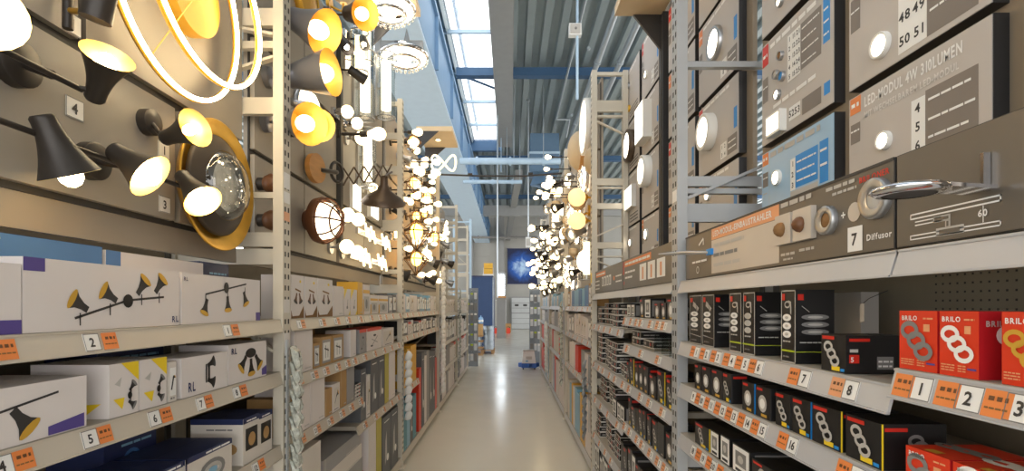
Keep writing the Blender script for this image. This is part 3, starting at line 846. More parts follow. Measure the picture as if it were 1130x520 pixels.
# big gold round lamp with a glass dome
cy, cz = 2.0, 1.965
t = thing('round_wall_lamp', 'big round wall lamp, gold rim, dark dish and sparkling glass dome', 'lamp', (-1.178, cy, cz))
m = MB(); m.lathe([(0.12, 0.0), (0.20, 0.012), (0.248, 0.055), (0.25, 0.06), (0.246, 0.062), (0.20, 0.03), (0.15, 0.022)], 'gold', (-1.178, cy, cz), (1, 0, 0), 48); m.build('gold_rim', t, t.location)
m = MB(); m.lathe([(0.192, 0.04), (0.192, 0.052), (0.186, 0.058), (0.16, 0.066), (0.12, 0.085), (0.1, 0.085)], 'dish_brown', (-1.178, cy, cz), (1, 0, 0), 48); m.build('dark_dish', t, t.location)
m = MB(); m.lathe([(0.135, 0.075), (0.132, 0.088), (0.108, 0.118), (0.065, 0.136), (1e-4, 0.142)], 'clear_glass', (-1.178, cy, cz), (1, 0, 0), 40); m.build('glass_dome', t, t.location)
m = MB(); m.lathe([(0.132, 0.072), (1e-4, 0.072)], 'dome_plate', (-1.178, cy, cz), (1, 0, 0), 40); m.build('mirror_plate', t, t.location)
m = MB(); r = random.Random(5)
for i in range(60):
    a, q = r.uniform(0, 2*pi), 0.112 * sqrt(r.random())
    m.ball((-1.105 + 0.045 * (1 - (q/0.12)**2), cy + q*cos(a), cz + q*sin(a)), r.uniform(0.0025, 0.006), 'crystal' if i % 4 else 'glow_soft', 6)
m.build('crystals', t, t.location, kind='stuff')
for k, yy in enumerate((200, 241)):
    p = Vector((-1.178, 2.42, P(293, yy, -1.12).z))
    t = thing('wooden_wall_lamp', '%s of two dark turned-wood wall lamps beside the cream upright' % ('upper', 'lower')[k], 'lamp', p)
    base_disc(t, p, 0.03, (1, 0, 0))
    m = MB(); m.lathe([(0.02, 0.02), (0.038, 0.035), (0.048, 0.06), (0.046, 0.09), (0.036, 0.105), (0.01, 0.108)], 'wood_dark', p, (1, 0, 0), 20); m.build('turned_shade', t, p)

# second left bay: large silver spots with golden insides
def wall_spot(label, tail, mouth, X0, X1, L, R, outer, inner, lamp='glow_far', base=None, neck=0.5, fl=1.3, extra=(0, 0, 0), bulb=1.0, nm='wall_spot'):
    a, b = P(*tail, X0), P(*mouth, X1)
    bp = Vector((PX, a.y + 0.05, a.z + 0.02)) if base is None else P(*base, PX)
    t = thing(nm, label, 'lamp', bp)
    base_disc(t, bp, 0.05, (1, 0, 0), outer); arm_to(t, bp + Vector((0.02, 0, 0)), a + (b - a) * 0.1, outer)
    trumpet(t, a, (b - a).normalized() + Vector(extra), L, R, outer, inner, lamp, neck, 'shade', bulb, fl)
    return t
wall_spot('top large silver spot with glowing golden inside', (322, 20), (360, 47), -1.05, -0.90, 0.22, 0.105, 'steel', 'gold_spot', extra=(0.1, -0.55, 0))
wall_spot('second large silver spot down with glowing golden inside', (318, 85), (362, 95), -1.05, -0.90, 0.22, 0.105, 'steel', 'gold_spot', extra=(0.15, -0.75, 0), fl=1.0)
wall_spot('lowest large silver spot with glowing golden inside', (316, 135), (345, 144), -1.05, -0.92, 0.18, 0.095, 'steel', 'gold_spot', extra=(0.2, -0.6, 0))
wall_spot('golden shade half hidden behind the lowest silver spot', (346, 138), (363, 150), -1.08, -0.94, 0.14, 0.085, 'gold_matte', 'gold_spot', extra=(0.2, -0.6, 0))
wall_spot('black and gold spot high beside the crystal ring', (384, 15), (408, 24), -1.02, -0.86, 0.2, 0.095, 'bronze', 'gold_spot', extra=(0.2, -0.4, 0))
wall_spot('black gooseneck spot above the glass tubes', (372, 40), (388, 58), -1.05, -0.95, 0.13, 0.04, 'black_metal', 'black_metal', 'glow_white', neck=0.8)
wall_spot('small black spot right of the gooseneck spot', (400, 42), (404, 55), -1.05, -1.0, 0.11, 0.035, 'black_metal', 'black_metal', 'glow_white', neck=0.8)
wall_spot('black arm spot below the glass tubes', (385, 76), (405, 90), -1.05, -0.95, 0.12, 0.035, 'black_metal', 'white_metal', 'glow_white', neck=0.8)
# wooden disc lamp with black mount
p = P(340, 186, PX)
t = thing('disc_lamp', 'orange-brown wooden disc lamp with a black swivel mount', 'lamp', p)
m = MB(); m.cyl(p + Vector((0.03, 0, 0)), (1, -0.2, 0), 0.085, 0.03, 'wood_light', 28); m.build('wood_disc', t, p)
m = MB(); m.cyl(p, (1, 0, 0), 0.05, 0.03, 'black_metal', 20); m.build('wall_base', t, p)
rod(t, [p + Vector((0.06, 0.03, 0)), p + Vector((0.11, 0.12, 0.01)), p + Vector((0.1, 0.2, 0.03))], 0.014, name='swivel_arm')
m = MB(); m.torus(p + Vector((0.1, 0.2, 0.03)), (1, -0.3, 0), 0.06, 0.01, 'black_metal', 20); m.build('mount_ring', t, p)
# caged ship lamp
p = P(337, 243, PX)
t = thing('cage_lamp', 'rust-brown cage lamp with white glowing glass on the lower board', 'lamp', p)
d = Vector((0.95, -0.12, -0.05)).normalized()
m = MB(); m.lathe([(0.05, 0), (0.07, 0.03), (0.125, 0.07), (0.135, 0.11), (0.128, 0.125), (0.112, 0.12)], 'rust', p, d, 28); m.build('housing', t, p)
m = MB(); m.lathe([(0.108, 0.105), (0.1, 0.15), (0.06, 0.185), (1e-4, 0.195)], 'glow_soft', p, d, 24); m.build('glass', t, p)
a_ = d.cross(Vector((0, 0, 1))).normalized(); b_ = d.cross(a_)
for k in range(4):
    m = MB(); an = k * pi / 4
    m.tube([p + (a_*cos(an) + b_*sin(an)) * (0.13 * cos(q)) + d * (0.115 + 0.11 * sin(q)) for q in [pi * i / 12 for i in range(13)]], 0.005, 'rust', 6); m.build('cage_wire', t, p)
m = MB(); m.torus(p + d * 0.19, d, 0.088, 0.005, 'rust', 24, 6); m.build('cage_ring', t, p)
# scissor-arm lamp
p = P(374, 195, PX)
t = thing('scissor_lamp', 'extending scissor-arm lamp with a dark enamel cone shade', 'lamp', p)
m = MB(); m.box(PX, PX + 0.02, p.y - 0.02, p.y + 0.02, p.z - 0.14, p.z + 0.14, 'black_metal'); m.build('wall_bracket', t, p)
e = P(428, 190, -0.95); n = 5
for k in range(n):
    u0, u1 = k / n, (k + 1) / n
    A, B = p.lerp(e, u0) + Vector((0.03, 0, 0)), p.lerp(e, u1) + Vector((0.03, 0, 0))
    for sg in (1, -1):
        m = MB(); m.tube([A + Vector((0, 0, 0.06 * sg)), B - Vector((0, 0, 0.06 * sg))], 0.006, 'bronze', 6); m.build('scissor_link', t, p)
sh = P(424, 195, -0.93)
m = MB(); m.lathe([(0.028, 0), (0.03, 0.06), (0.045, 0.08), (0.05, 0.1), (0.13, 0.15), (0.165, 0.19), (0.165, 0.2)], 'bronze', sh, (-0.12, 0.36, -0.92), 28); s_ = m.build('shade', t, p)
m = MB(); m.lathe([(0.045, 0.1), (0.125, 0.152), (0.16, 0.19)], 'white_metal', sh, (-0.12, 0.36, -0.92), 28); m.ball(sh + Vector((-0.018, 0.054, -0.15)), 0.04, 'glow_white', 12); q = m.build('bulb', s_, (0, 0, 0)); q.location = -p
rod(t, [e + Vector((0.03, 0, 0)), sh], 0.009, 'bronze', 'hinge')

# ------------------------------------------------------------------ lamp kinds repeated along the boards (front on -y, wall at y = 0)
def k_globe(R=0.055, g='glow_far', mt='silver'):
    a = MB(); a.cyl((0, 0, 0), (0, -1, 0), 0.05, 0.022, mt, 18); a.tube([(0, -0.02, 0), (0, -0.06, 0.005)], 0.011, mt)
    b = MB(); b.lathe([(0.02, 0), (0.03, 0.012), (0.03, 0.03)], mt, (0, -0.06, 0.005), (0, -1, 0), 14)
    c = MB(); c.ball((0, -0.09 - R*0.85, 0.005), R, g, 16)
    return [('wall_base', a), ('socket', b), ('globe', c)]
def k_disc(R=0.14, g='glow_panel', mt='white_metal', th=0.06):
    a = MB(); a.lathe([(R*0.9, 0), (R, 0.01), (R, th), (R*0.94, th + 0.006), (R*0.9, th)], mt, (0, 0, 0), (0, -1, 0), 32)
    b = MB(); b.lathe([(R*0.915, th - 0.004), (R*0.6, th + 0.004), (1e-4, th + 0.008)], g, (0, 0, 0), (0, -1, 0), 32)
    return [('rim', a), ('diffuser', b)]
def k_crystal(R=0.17):
    a = MB(); a.cyl((0, 0, 0), (0, -1, 0), R*0.75, 0.03, 'chrome', 28)
    b = MB(); b.torus((0, -0.05, 0), (0, -1, 0), R, 0.016, 'chrome', 36, 8); b.torus((0, -0.09, 0), (0, -1, 0), R*0.68, 0.014, 'chrome', 30, 8)
    c = MB(); c.torus((0, -0.065, 0), (0, -1, 0), R*0.86, 0.018, 'glow_white', 32, 6); c.ball((0, -0.07, 0), R*0.34, 'glow_soft', 12)
    d = MB()
    for i in range(22):
        an = 2*pi*i/22; d.ball((R*cos(an), -0.085, R*sin(an)), 0.014, 'crystal', 6); d.ball((R*0.68*cos(an), -0.125, R*0.68*sin(an)), 0.012, 'crystal', 6)
    return [('ceiling_plate', a), ('chrome_ring', b), ('light_ring', c), ('crystals', d)]
def k_cone(R=0.06, outer='silver', inner='white_metal', g='glow_far'):
    a = MB(); a.cyl((0, 0, 0), (0, -1, 0), 0.045, 0.022, outer, 18); a.tube([(0, -0.02, 0), (0, -0.07, 0)], 0.009, outer)
    d = Vector((0.35, -0.85, -0.35)); o = Vector((0, -0.06, 0))
    b = MB(); b.lathe([(1e-4, -0.02), (R*0.45, -0.02), (R*0.5, 0.03), (R*0.8, 0.09), (R, 0.13), (R*0.96, 0.13), (R*0.75, 0.09), (R*0.4, 0.04)], outer, o, d, 20)
    c = MB(); c.ball(o + d.normalized() * 0.1, R*0.55, g, 12)
    return [('wall_base', a), ('shade', b), ('bulb', c)]
def k_tube(R=0.05, L=0.24, g='glow_far', mt='chrome'):
    a = MB(); a.box(-0.05, 0.05, -0.02, 0, -L/2, L/2, mt); a.box(-0.02, 0.02, -0.06, -0.02, -0.02, 0.02, mt)
    b = MB(); b.lathe([(R, -L/2), (R, L/2)], 'clear_glass', (0, -0.09, 0), (0, 0, 1), 18)
    c = MB(); c.cyl((0, -0.09, -L*0.38), (0, 0, 1), R*0.55, L*0.76, g, 12)
    d = MB(); d.torus((0, -0.09, L/2), (0, 0, 1), R, 0.005, mt, 18); d.torus((0, -0.09, -L/2), (0, 0, 1), R, 0.005, mt, 18)
    return [('wall_plate', a), ('glass_cylinder', b), ('light_tube', c), ('end_ring', d)]
def k_wave(W=0.42, g='glow_neon'):
    a = MB(); a.box(-W*0.3, W*0.3, -0.025, 0, -0.03, 0.03, 'chrome')
    b = MB(); b.tube([(W*(i/24 - 0.5), -0.07 - 0.02*cos(i/24*4*pi), 0.05*sin(i/24*4*pi)) for i in range(25)], 0.011, g, 6)
    c = MB()
    for x in (-W*0.25, W*0.25): c.tube([(x, -0.02, 0), (x, -0.06, 0)], 0.006, 'chrome', 6)
    return [('wall_plate', a), ('led_wave', b), ('spacer', c)]
def k_cage(R=0.11, g='glow_amber'):
    a = MB(); a.cyl((0, 0, 0), (0, -1, 0), 0.05, 0.022, 'black_metal', 16); a.tube([(0, -0.02, 0), (0, -0.12, 0.03)], 0.009, 'black_metal')
    b = MB(); n = 6; o = Vector((0, -0.14, 0))
    top, bot = o + Vector((0, 0, R*0.8)), o - Vector((0, 0, R*1.2))
    for i in range(n):
        an = 2*pi*i/n; q = o + Vector((R*cos(an), R*sin(an), 0)); w = o + Vector((R*cos(an + 2*pi/n), R*sin(an + 2*pi/n), 0))
        b.tube([top, q, bot], 0.004, 'bronze', 5); b.tube([q, w], 0.004, 'bronze', 5)
    c = MB(); c.ball(o, R*0.4, g, 12, (0, 0, 1), 1.3)
    return [('wall_base', a), ('wire_cage', b), ('bulb', c)]
def k_oval(R=0.12, g='glow_soft', mt='silver'):
    a = MB(); a.lathe([(R*1.08, 0), (R*1.1, 0.03), (R*0.98, 0.035)], mt, (0, 0, 0), (0, -1, 0), 28)
    b = MB(); b.lathe([(R, 0.03), (R*0.95, 0.06), (R*0.7, 0.1), (R*0.35, 0.12), (1e-4, 0.125)], g, (0, 0, 0), (0, -1, 0), 28)
    return [('metal_ring', a), ('frosted_dome', b)]
def k_twin(W=0.26, g='glow_far', mt='chrome'):
    a = MB(); a.box(-W*0.5, W*0.5, -0.025, 0, -0.025, 0.025, mt)
    out = []
    for x in (-W*0.42, W*0.42):
        b = MB(); c = MB(); out += [('socket', b), ('globe', c)]
        b.lathe([(0.014, 0), (0.026, 0.03), (0.026, 0.05)], mt, (x, -0.025, 0), (0, -1, 0), 12); c.ball((x, -0.105, 0), 0.042, g, 14)
    return [('bar', a)] + out
def k_loops(n=4, r=0.042, g='glow_neon'):
    a = MB(); a.box(-n*r, n*r, -0.02, 0, -0.02, 0.02, 'chrome')
    lp = [('led_loop', MB()) for i in range(n)]
    for i in range(n): lp[i][1].torus(((i - (n - 1)/2) * r * 1.75, -0.06, 0.012 * (-1)**i), (0.25, -1, 0.15), r, 0.0095, g, 20, 6)
    c = MB()
    for x in (-r, r): c.tube([(x, -0.02, 0), (x, -0.05, 0)], 0.005, 'chrome', 6)
    return [('wall_plate', a)] + lp + [('spacer', c)]
def k_square(W=0.22, g='glow_panel'):
    a = MB(); a.box(-W/2, W/2, -0.03, 0, -W/2, W/2, 'white_metal')
    b = MB(); b.box(-W*0.46, W*0.46, -0.034, -0.03, -W*0.46, W*0.46, g)
    return [('frame', a), ('diffuser', b)]
def k_bulb(g='glow_far', L=0.12, mt='black_metal'):
    a = MB(); a.cyl((0, 0, 0), (0, -1, 0), 0.032, 0.018, mt, 14); a.tube([(0, -0.018, 0), (0, -L, 0)], 0.008, mt)
    b = MB(); b.cyl((0, -L + 0.002, 0), (0, -1, 0), 0.016, 0.04, mt, 12)
    c = MB(); c.lathe([(0.013, 0), (0.018, 0.012), (0.033, 0.045), (0.036, 0.062), (0.028, 0.085), (0.012, 0.096), (1e-4, 0.098)], g, (0, -L - 0.036, 0), (0, -1, 0), 14)
    return [('wall_base', a), ('socket', b), ('bulb', c)]
def k_shadeup(R=0.075, g='glow_far', mt='gold_matte'):
    a = MB(); a.cyl((0, 0, 0), (0, -1, 0), 0.045, 0.02, mt, 16); a.tube([(0, -0.02, -0.02), (0, -0.09, -0.05), (0, -0.1, 0)], 0.008, mt)
    b = MB(); b.lathe([(R*0.3, 0), (R*0.8, 0.03), (R, 0.08), (R*0.9, 0.13)], 'wood_canopy', (0, -0.1, 0), (0, 0, 1), 20)
    c = MB(); c.ball((0, -0.1, 0.07), R*0.5, g, 12)
    return [('wall_base', a), ('shade', b), ('bulb', c)]
glow('glow_frost', (255, 214, 150), 0.9)
KINDS = {
 'globe':   (lambda: k_globe(), 'white globe wall lamp on a silver base', 'globe_lamp'),
 'bigglobe':(lambda: k_globe(0.085, 'glow_frost', 'gold_matte'), 'large frosted globe lamp on a brass base', 'globe_lamp'),
 'disc':    (lambda: k_disc(), 'round white LED ceiling disc', 'ceiling_disc'),
 'bigdisc': (lambda: k_disc(0.27, 'glow_panel', 'white_metal', 0.08), 'very large round white ceiling disc', 'ceiling_disc'),
 'golddisc':(lambda: k_disc(0.15, 'gold_matte', 'gold', 0.04), 'flat gold disc lamp', 'ceiling_disc'),
 'woodoval':(lambda: k_oval(0.16, 'wood_canopy', 'wood_light'), 'round lamp with a cream shade in a wooden ring', 'dome_lamp'),
 'crystal': (lambda: k_crystal(), 'crystal ceiling ring with chrome tiers', 'crystal_lamp'),
 'cone':    (lambda: k_cone(), 'silver cone spot', 'cone_spot'),
 'darkcone':(lambda: k_cone(0.065, 'black_metal', 'gold', 'glow_far'), 'black cone spot', 'cone_spot'),
 'tube':    (lambda: k_tube(), 'glass cylinder wall lamp with chrome rings', 'cylinder_lamp'),
 'longtube':(lambda: k_tube(0.07, 0.5, 'glow_soft', 'silver'), 'long white glass tube lamp', 'cylinder_lamp'),
 'wave':    (lambda: k_wave(), 'glowing wave-shaped LED lamp', 'wave_lamp'),
 'cage':    (lambda: k_cage(), 'wire cage lamp with an amber bulb', 'wire_lamp'),
 'oval':    (lambda: k_oval(), 'frosted dome lamp in a silver ring', 'dome_lamp'),
 'twin':    (lambda: k_twin(), 'chrome bar lamp with two globes', 'twin_lamp'),
 'loops':   (lambda: k_loops(), 'lamp of four linked glowing LED loops', 'loop_lamp'),
 'square':  (lambda: k_square(), 'square white LED panel lamp', 'square_lamp'),
 'bulb':    (lambda: k_bulb(), 'bare glowing bulb on a black stem', 'bulb_lamp'),
 'longbulb':(lambda: k_bulb('glow_far', 0.3), 'bare glowing bulb on a long black stem', 'bulb_lamp'),
 'shadeup': (lambda: k_shadeup(), 'brass wall lamp with a cream glass shade', 'shade_lamp'),
}
KM = {}
def lamp(kind, side, y, z, label, group, X=None, scale=1.0):
    f, desc, nm = KINDS[kind]
    if kind not in KM: KM[kind] = [(n, m.mesh(n)) for n, m in f()]
    if X is None: X = PX if side == 'L' else WR + 0.008
    t = thing(nm, label, 'lamp', (X + (-0.002 if side == 'L' else 0.002), y, z), side_frame(side), group)
    t.scale = (scale, scale, scale)
    for n, me in KM[kind]: link(n, me, t, kind='stuff' if n == 'crystals' else None)
    return t
def lamp_at(kind, px, py, place, group, side='L', off=0.08, scale=1.0):
    X = (PX + off) if side == 'L' else (WR - off)
    p = P(px, py, X)
    return lamp(kind, side, p.y, p.z, KINDS[kind][1] + ' ' + place, group, scale=scale)
def flat_lamp(kind, p, label, group, sc):
    t = lamp(kind, 'L', p[1], p[2], label, group, p[0], sc); t.rotation_euler = (pi / 2, 0, 0)
G2 = 'lamps on the board of the second left bay'
for kind, px, py, place, sc in (
    ('golddisc', 350, 0, 'at the top, above the silver spots', 1), ('golddisc', 372, 78, 'small, beside the second silver spot', 0.45),
    ('shadeup', 376, 4, 'topmost beside the gold disc', 1),
    ('tube', 393, 58, 'upper one beside the black spots', 1.2), ('tube', 402, 50, 'farther one beside the black spots', 1.1),
    ('longtube', 402, 95, 'upper, nearer', 1), ('longtube', 424, 95, 'upper, farther', 1.1), ('longtube', 406, 175, 'lower, above the scissor arm', 0.9),
    ('bulb', 386, 148, 'by the black rail', 1.3), ('globe', 393, 153, 'right of the bare bulb', 0.9), ('oval', 348, 118, 'white, between the silver spots', 0.8),
    ('twin', 385, 130, 'above the bare bulb by the black rail', 1),
    ('square', 420, 226, 'under the scissor lamp', 1.1), ('square', 402, 218, 'left of the other square panel', 0.9),
    ('globe', 378, 238, 'upper left on the lower panel', 0.85), ('globe', 390, 243, 'upper right on the lower panel', 0.85), ('globe', 377, 273, 'lower left on the lower panel', 0.85), ('globe', 389, 279, 'lower right on the lower panel', 0.85),
    ('loops', 411, 258, 'top one under the square panels', 1.1), ('loops', 428, 268, 'right one under the square panels', 1.1), ('loops', 404, 284, 'bottom left one', 1.2), ('loops', 424, 290, 'bottom right one', 1.1),
    ('disc', 415, 180, 'behind the scissor arm', 0.6), ('globe', 410, 208, 'behind the enamel shade', 0.7),
    ('bulb', 324, 150, 'beside the lowest silver spot', 0.9), ('cone', 330, 112, 'between the lower two silver spots', 0.7)):
    lamp_at(kind, px, py, place, G2, scale=sc)
# dense boards further along
FOOT = {'wave': (.21, .07), 'twin': (.16, .05), 'bigglobe': (.09, .09), 'disc': (.14, .14), 'oval': (.13, .13), 'cage': (.11, .13), 'shadeup': (.08, .13), 'tube': (.06, .13), 'cone': (.1, .1), 'darkcone': (.1, .1), 'bigdisc': (.27, .27), 'woodoval': (.18, .18)}
def lamp_wall(side, y0, y1, z0, z1, nc, nr, kinds, group, where, seed, X=None, sc=(0.85, 1.15), skip=0.06, taken=()):
    r = random.Random(seed); used = list(taken)
    for j in range(nr):
        for i in range(nc):
            if r.random() < skip: continue
            y = y0 + (y1 - y0) * (i + 0.5) / nc + r.uniform(-0.05, 0.05)
            z = z0 + (z1 - z0) * (j + 0.5) / nr + r.uniform(-0.05, 0.05)
            k = r.choice(kinds); q = r.uniform(*sc)
            for k, q in ((k, q), (k, q * 0.75), ('globe', 0.9), ('bulb', 0.9)):
                fw, fh = FOOT.get(k, (.06, .06)); fw *= q; fh *= q
                if all(abs(y - a) > fw + c or abs(z - b) > fh + d for a, b, c, d in used): break
            else: continue
            used.append((y, z, fw, fh))
            lamp(k, side, y, z, '%s, %s along, %s row up, %s' % (KINDS[k][1], ORD[i], ORD[j], where), group, X, q)
lamp_wall('L', 4.95, 7.2, 1.78, 3.36, 9, 8, ['bulb', 'bulb', 'longbulb', 'cone', 'cage', 'bulb', 'darkcone', 'twin', 'tube'], 'lamps on the board of the third left bay', 'third left bay', 41, -1.178, taken=[(5.35, 2.27, .2, .2), (5.5, 2.0, .16, .18)])
lamp_wall('L', 7.5, 9.7, 1.85, 3.1, 4, 4, ['wave', 'cone', 'darkcone', 'tube', 'globe'], 'lamps on the board of the fourth left bay', 'fourth left bay', 42, -1.238)
lamp_wall('R', 4.72, 6.78, 1.72, 3.45, 8, 7, ['bigglobe', 'cone', 'oval', 'shadeup', 'twin', 'cone', 'darkcone', 'longbulb', 'crystal', 'shadeup'], 'lamps on the board of the third right bay', 'third right bay', 43, 0.788, (0.7, 0.95), taken=[(5.0, 2.9, .0, .0), (5.05, 3.25, .28, .28), (5.65, 3.2, .24, .24), (4.9, 2.4, .5, .66)])
lamp_wall('R', 7.0, 9.45, 1.72, 3.45, 8, 8, ['cone', 'cone', 'twin', 'bulb', 'oval', 'longbulb', 'darkcone', 'shadeup'], 'lamps on the board of the fourth right bay', 'fourth right bay', 44, 0.788, (0.9, 1.2))
lamp_wall('R', 9.7, 12.2, 1.8, 3.2, 5, 5, ['globe', 'cone', 'twin', 'darkcone', 'oval'], 'lamps of the fifth right bay', 'fifth right bay', 45, 0.788, (0.9, 1.2))
for kind, Y, z, X, place, sc in (('bigdisc', 5.05, 3.25, 0.788, 'nearest the second upright, up high', 1.0), ('woodoval', 5.65, 3.2, 0.788, 'up high behind the large disc', 1.3), ('woodoval', 4.83, 2.86, 0.788, 'lower, by the second upright', 0.8), ('bigglobe', 4.86, 2.52, 0.788, 'upper of the pair by the second upright', 1.0), ('bigglobe', 4.86, 2.30, 0.788, 'lower of the pair by the second upright', 1.0), ('longtube', 4.85, 1.95, 0.788, 'low by the second right upright', 0.8), ('oval', 5.15, 1.95, 0.788, 'beside the long tube in the third right bay', 1.0), ('shadeup', 5.12, 2.45, 0.788, 'beside the amber globe pair', 1.2), ('cone', 5.12, 2.25, 0.788, 'under the brass lamp by the amber globes', 1.2), ('crystal', 5.22, 2.78, 0.788, 'under the very large disc', 0.75)):
    lamp(kind, 'R', Y, z, KINDS[kind][1] + ' ' + place, 'large round lamps of the third right bay', X, sc)
# amber cage pendants and loop light in the third left bay
lamp('cage', 'L', 5.35, 2.27, 'amber wire cage lamp, larger and brighter, by the second cream upright', 'amber cage lamps', -1.178, 1.5)
lamp('cage', 'L', 5.5, 2.0, 'dark wire cage lamp below the bright amber one', 'amber cage lamps', -1.178, 1.3)
q = D(490, 180, 7.2)
t = thing('loop_pendant', 'white glowing figure-eight loop light at the end of the third left bay', 'lamp', q)
m = MB(); m.tube([q + Vector((0.17 * sin(a), 0.05*cos(2*a), 0.12 * sin(2*a) * 0.9)) for a in [2*pi*i/40 for i in range(40)]], 0.014, 'glow_neon', 8, True); m.build('led_loop', t, q)
m = MB(); m.tube([q + Vector((0, 0, 0)), q + Vector((-0.2, 0, 0.02)), q + Vector((-0.5, 0.02, 0.05))], 0.006, 'chrome'); m.build('hanger_arm', t, q)

# bracketed canopies on top of the boards
def canopy(label, xa, xb, y0, y1, z, mt='wood_canopy', spots=1):
    t = thing('canopy', label, 'canopy', ((xa + xb) / 2, (y0 + y1) / 2, z))
    m = MB(); m.box(min(xa, xb), max(xa, xb), y0, y1, z, z + 0.06, mt); m.build('board', t, t.location)
    for y in (y1 - 0.02, y0):
        m = MB(); a = 0.36
        pts = [(xa, z), (xa + (xb - xa)*0.62, z), (xa, z - 0.26)]
        m.add([(x, y, zz) for x, zz in pts] + [(x, y + 0.02, zz) for x, zz in pts], [(0,1,2), (5,4,3), (0,3,4,1), (1,4,5,2), (2,5,3,0)], 'panel_edge'); m.build('gusset', t, t.location)
    for i in range(spots):
        m = MB(); yy = y0 + (y1 - y0) * (i + 0.5) / spots; m.cyl(((xa + xb)/2, yy, z - 0.006), (0, 0, 1), 0.04, 0.006, 'silver', 18); q = m.build('downlight', t, t.location)
        m = MB(); m.cyl(((xa + xb)/2, yy, z - 0.008), (0, 0, 1), 0.028, 0.003, 'glow_warm', 16); w = m.build('lens', q, (0, 0, 0)); w.location = -t.location
    return t
canopy('beige canopy board with black gusset above the right LED panels', 1.047, 0.72, 2.32, 3.56, 3.50, spots=2)
canopy('beige canopy board at the far end of the third left bay', -1.2, -0.74, 6.6, 7.3, 3.74)
canopy('beige canopy board above the crystal ceiling ring, second left bay', -1.2, -0.78, 3.5, 4.50, 4.02, spots=0)
flat_lamp('crystal', (-1.0, 4.26, 4.018), 'crystal ceiling ring with chrome tiers, upper of two, under the beige canopy', 'crystal ceiling rings', 1.2)
flat_lamp('crystal', (-0.97, 4.74, 3.858), 'crystal ceiling ring with chrome tiers, lower of two, under the grey bracket', 'crystal ceiling rings', 1.2)
t = thing('bracket_arm', 'dark grey bracket arm across the top of the second left bay', 'bracket', (-1.2, 4.75, 3.88))
m = MB(); m.box(-1.21, -0.80, 4.72, 4.77, 3.86, 3.93, 'plastic_grey'); m.build('arm', t, t.location)
m = MB(); m.box(-1.23, -1.19, 4.70, 4.79, 3.35, 4.0, 'plastic_grey'); m.build('mount_post', t, t.location)
m = MB(); m.lathe([(0.03, 0), (0.003, 0.12)], 'plastic_grey', (-0.95, 4.745, 3.93), (0, 0, 1), 8); m.build('spike', t, t.location)

# ------------------------------------------------------------------ LED panels of the right rack
def panel(label, yf, yn, z0, z1, face, items, X=WR, group='grey LED display panels of the right rack', th=0.035, edge='panel_edge', name='led_panel', cat='display panel'):
    w, h = yf - yn, z1 - z0
    t = thing(name, label, cat, (X, yf, z0), -pi / 2, group)
    m = MB(); m.box(0, w, 0, th, 0, h, edge); m.build('board', t)
    m = MB(); m.box(0.002, w - 0.002, -0.002, 0, 0.002, h - 0.002, face); fs = m.build('face_sheet', t)
    pr = MB(); pr.face((0, -0.002, 0), (1, 0, 0), (0, 0, 1))
    for it in items:
        k = it[0]
        if k == 'rect': pr.rect(it[1]*w, it[2]*w, it[3]*h, it[4]*h, it[5], it[6] if len(it) > 6 else 1)
        elif k == 'text': pr.text(it[1], it[2]*w, it[3]*h, it[4], it[5], 3, False, it[6]*w if len(it) > 6 else None)
        elif k == 'greek': pr.greek(it[1]*w, it[2]*w, it[3]*h, it[4], it[5], 3, it[6] if len(it) > 6 else 4)
        elif k == 'tile':
            _, a, b, c, d, rows = it
            pr.rect(a*w, b*w, c*h, d*h, 'print_white', 2)
            nr = len(rows)
            for i, rw in enumerate(rows):
                for j, s in enumerate(rw):
                    pr.text(s, (a + (b - a) * (j + 0.5) / len(rw)) * w, (d - (d - c) * (i + 0.5) / nr) * h, min((d - c) * h / nr * 0.5, 0.026), 'print_dark', 3, True)
        elif k == 'ring': pr.ring(it[1]*w, it[2]*h, it[3], it[3], it[4], it[5], 2)
        elif k == 'discp': pr.disc(it[1]*w, it[2]*h, it[3], it[3], it[4], 2)
        elif k == 'line': pr.line(it[1]*w, it[2]*h, it[3]*w, it[4]*h, it[5], it[6], 2)
    if pr.v: pr.build('print', fs)
    for it in items:
        if it[0] == 'led':
            _, u, v, R, rim, g = it[:6]; dp = it[6] if len(it) > 6 else 0.012
            m = MB(); m.lathe([(R, 0), (R, dp), (R*0.93, dp + 0.003), (R*0.78, dp)], rim, (u*w, -0.002, v*h), (0, -1, 0), 32); q = m.build('downlight', t)
            m = MB(); m.lathe([(R*0.8, dp - 0.002), (1e-4, dp + 0.001)], g, (u*w, -0.002, v*h), (0, -1, 0), 32); m.build('lens', q)
        elif it[0] == 'box':
            _, a, b, c, d, dp, g = it
            m = MB(); m.box(a*w, b*w, -dp, 0, c*h, d*h, 'white_metal'); q = m.build('square_light', t)
            m = MB(); m.box(a*w + 0.01, b*w - 0.01, -dp - 0.002, -dp, c*h + 0.01, d*h - 0.01, g); m.build('lens', q)
    return t
def tabs(color='print_orange'):
    return [('rect', .015, .115, .78, .98, color), ('greek', .03, .1, .86, .012, 'print_white', 2), ('rect', .02, .11, .42, .66, 'panel_dark'), ('greek', .025, .105, .56, .005, 'print_white', 2), ('greek', .03, .1, .30, .004, 'print_grey', 2), ('rect', .128, .131, .02, .98, 'print_grey')]
WHT = 'print_white'
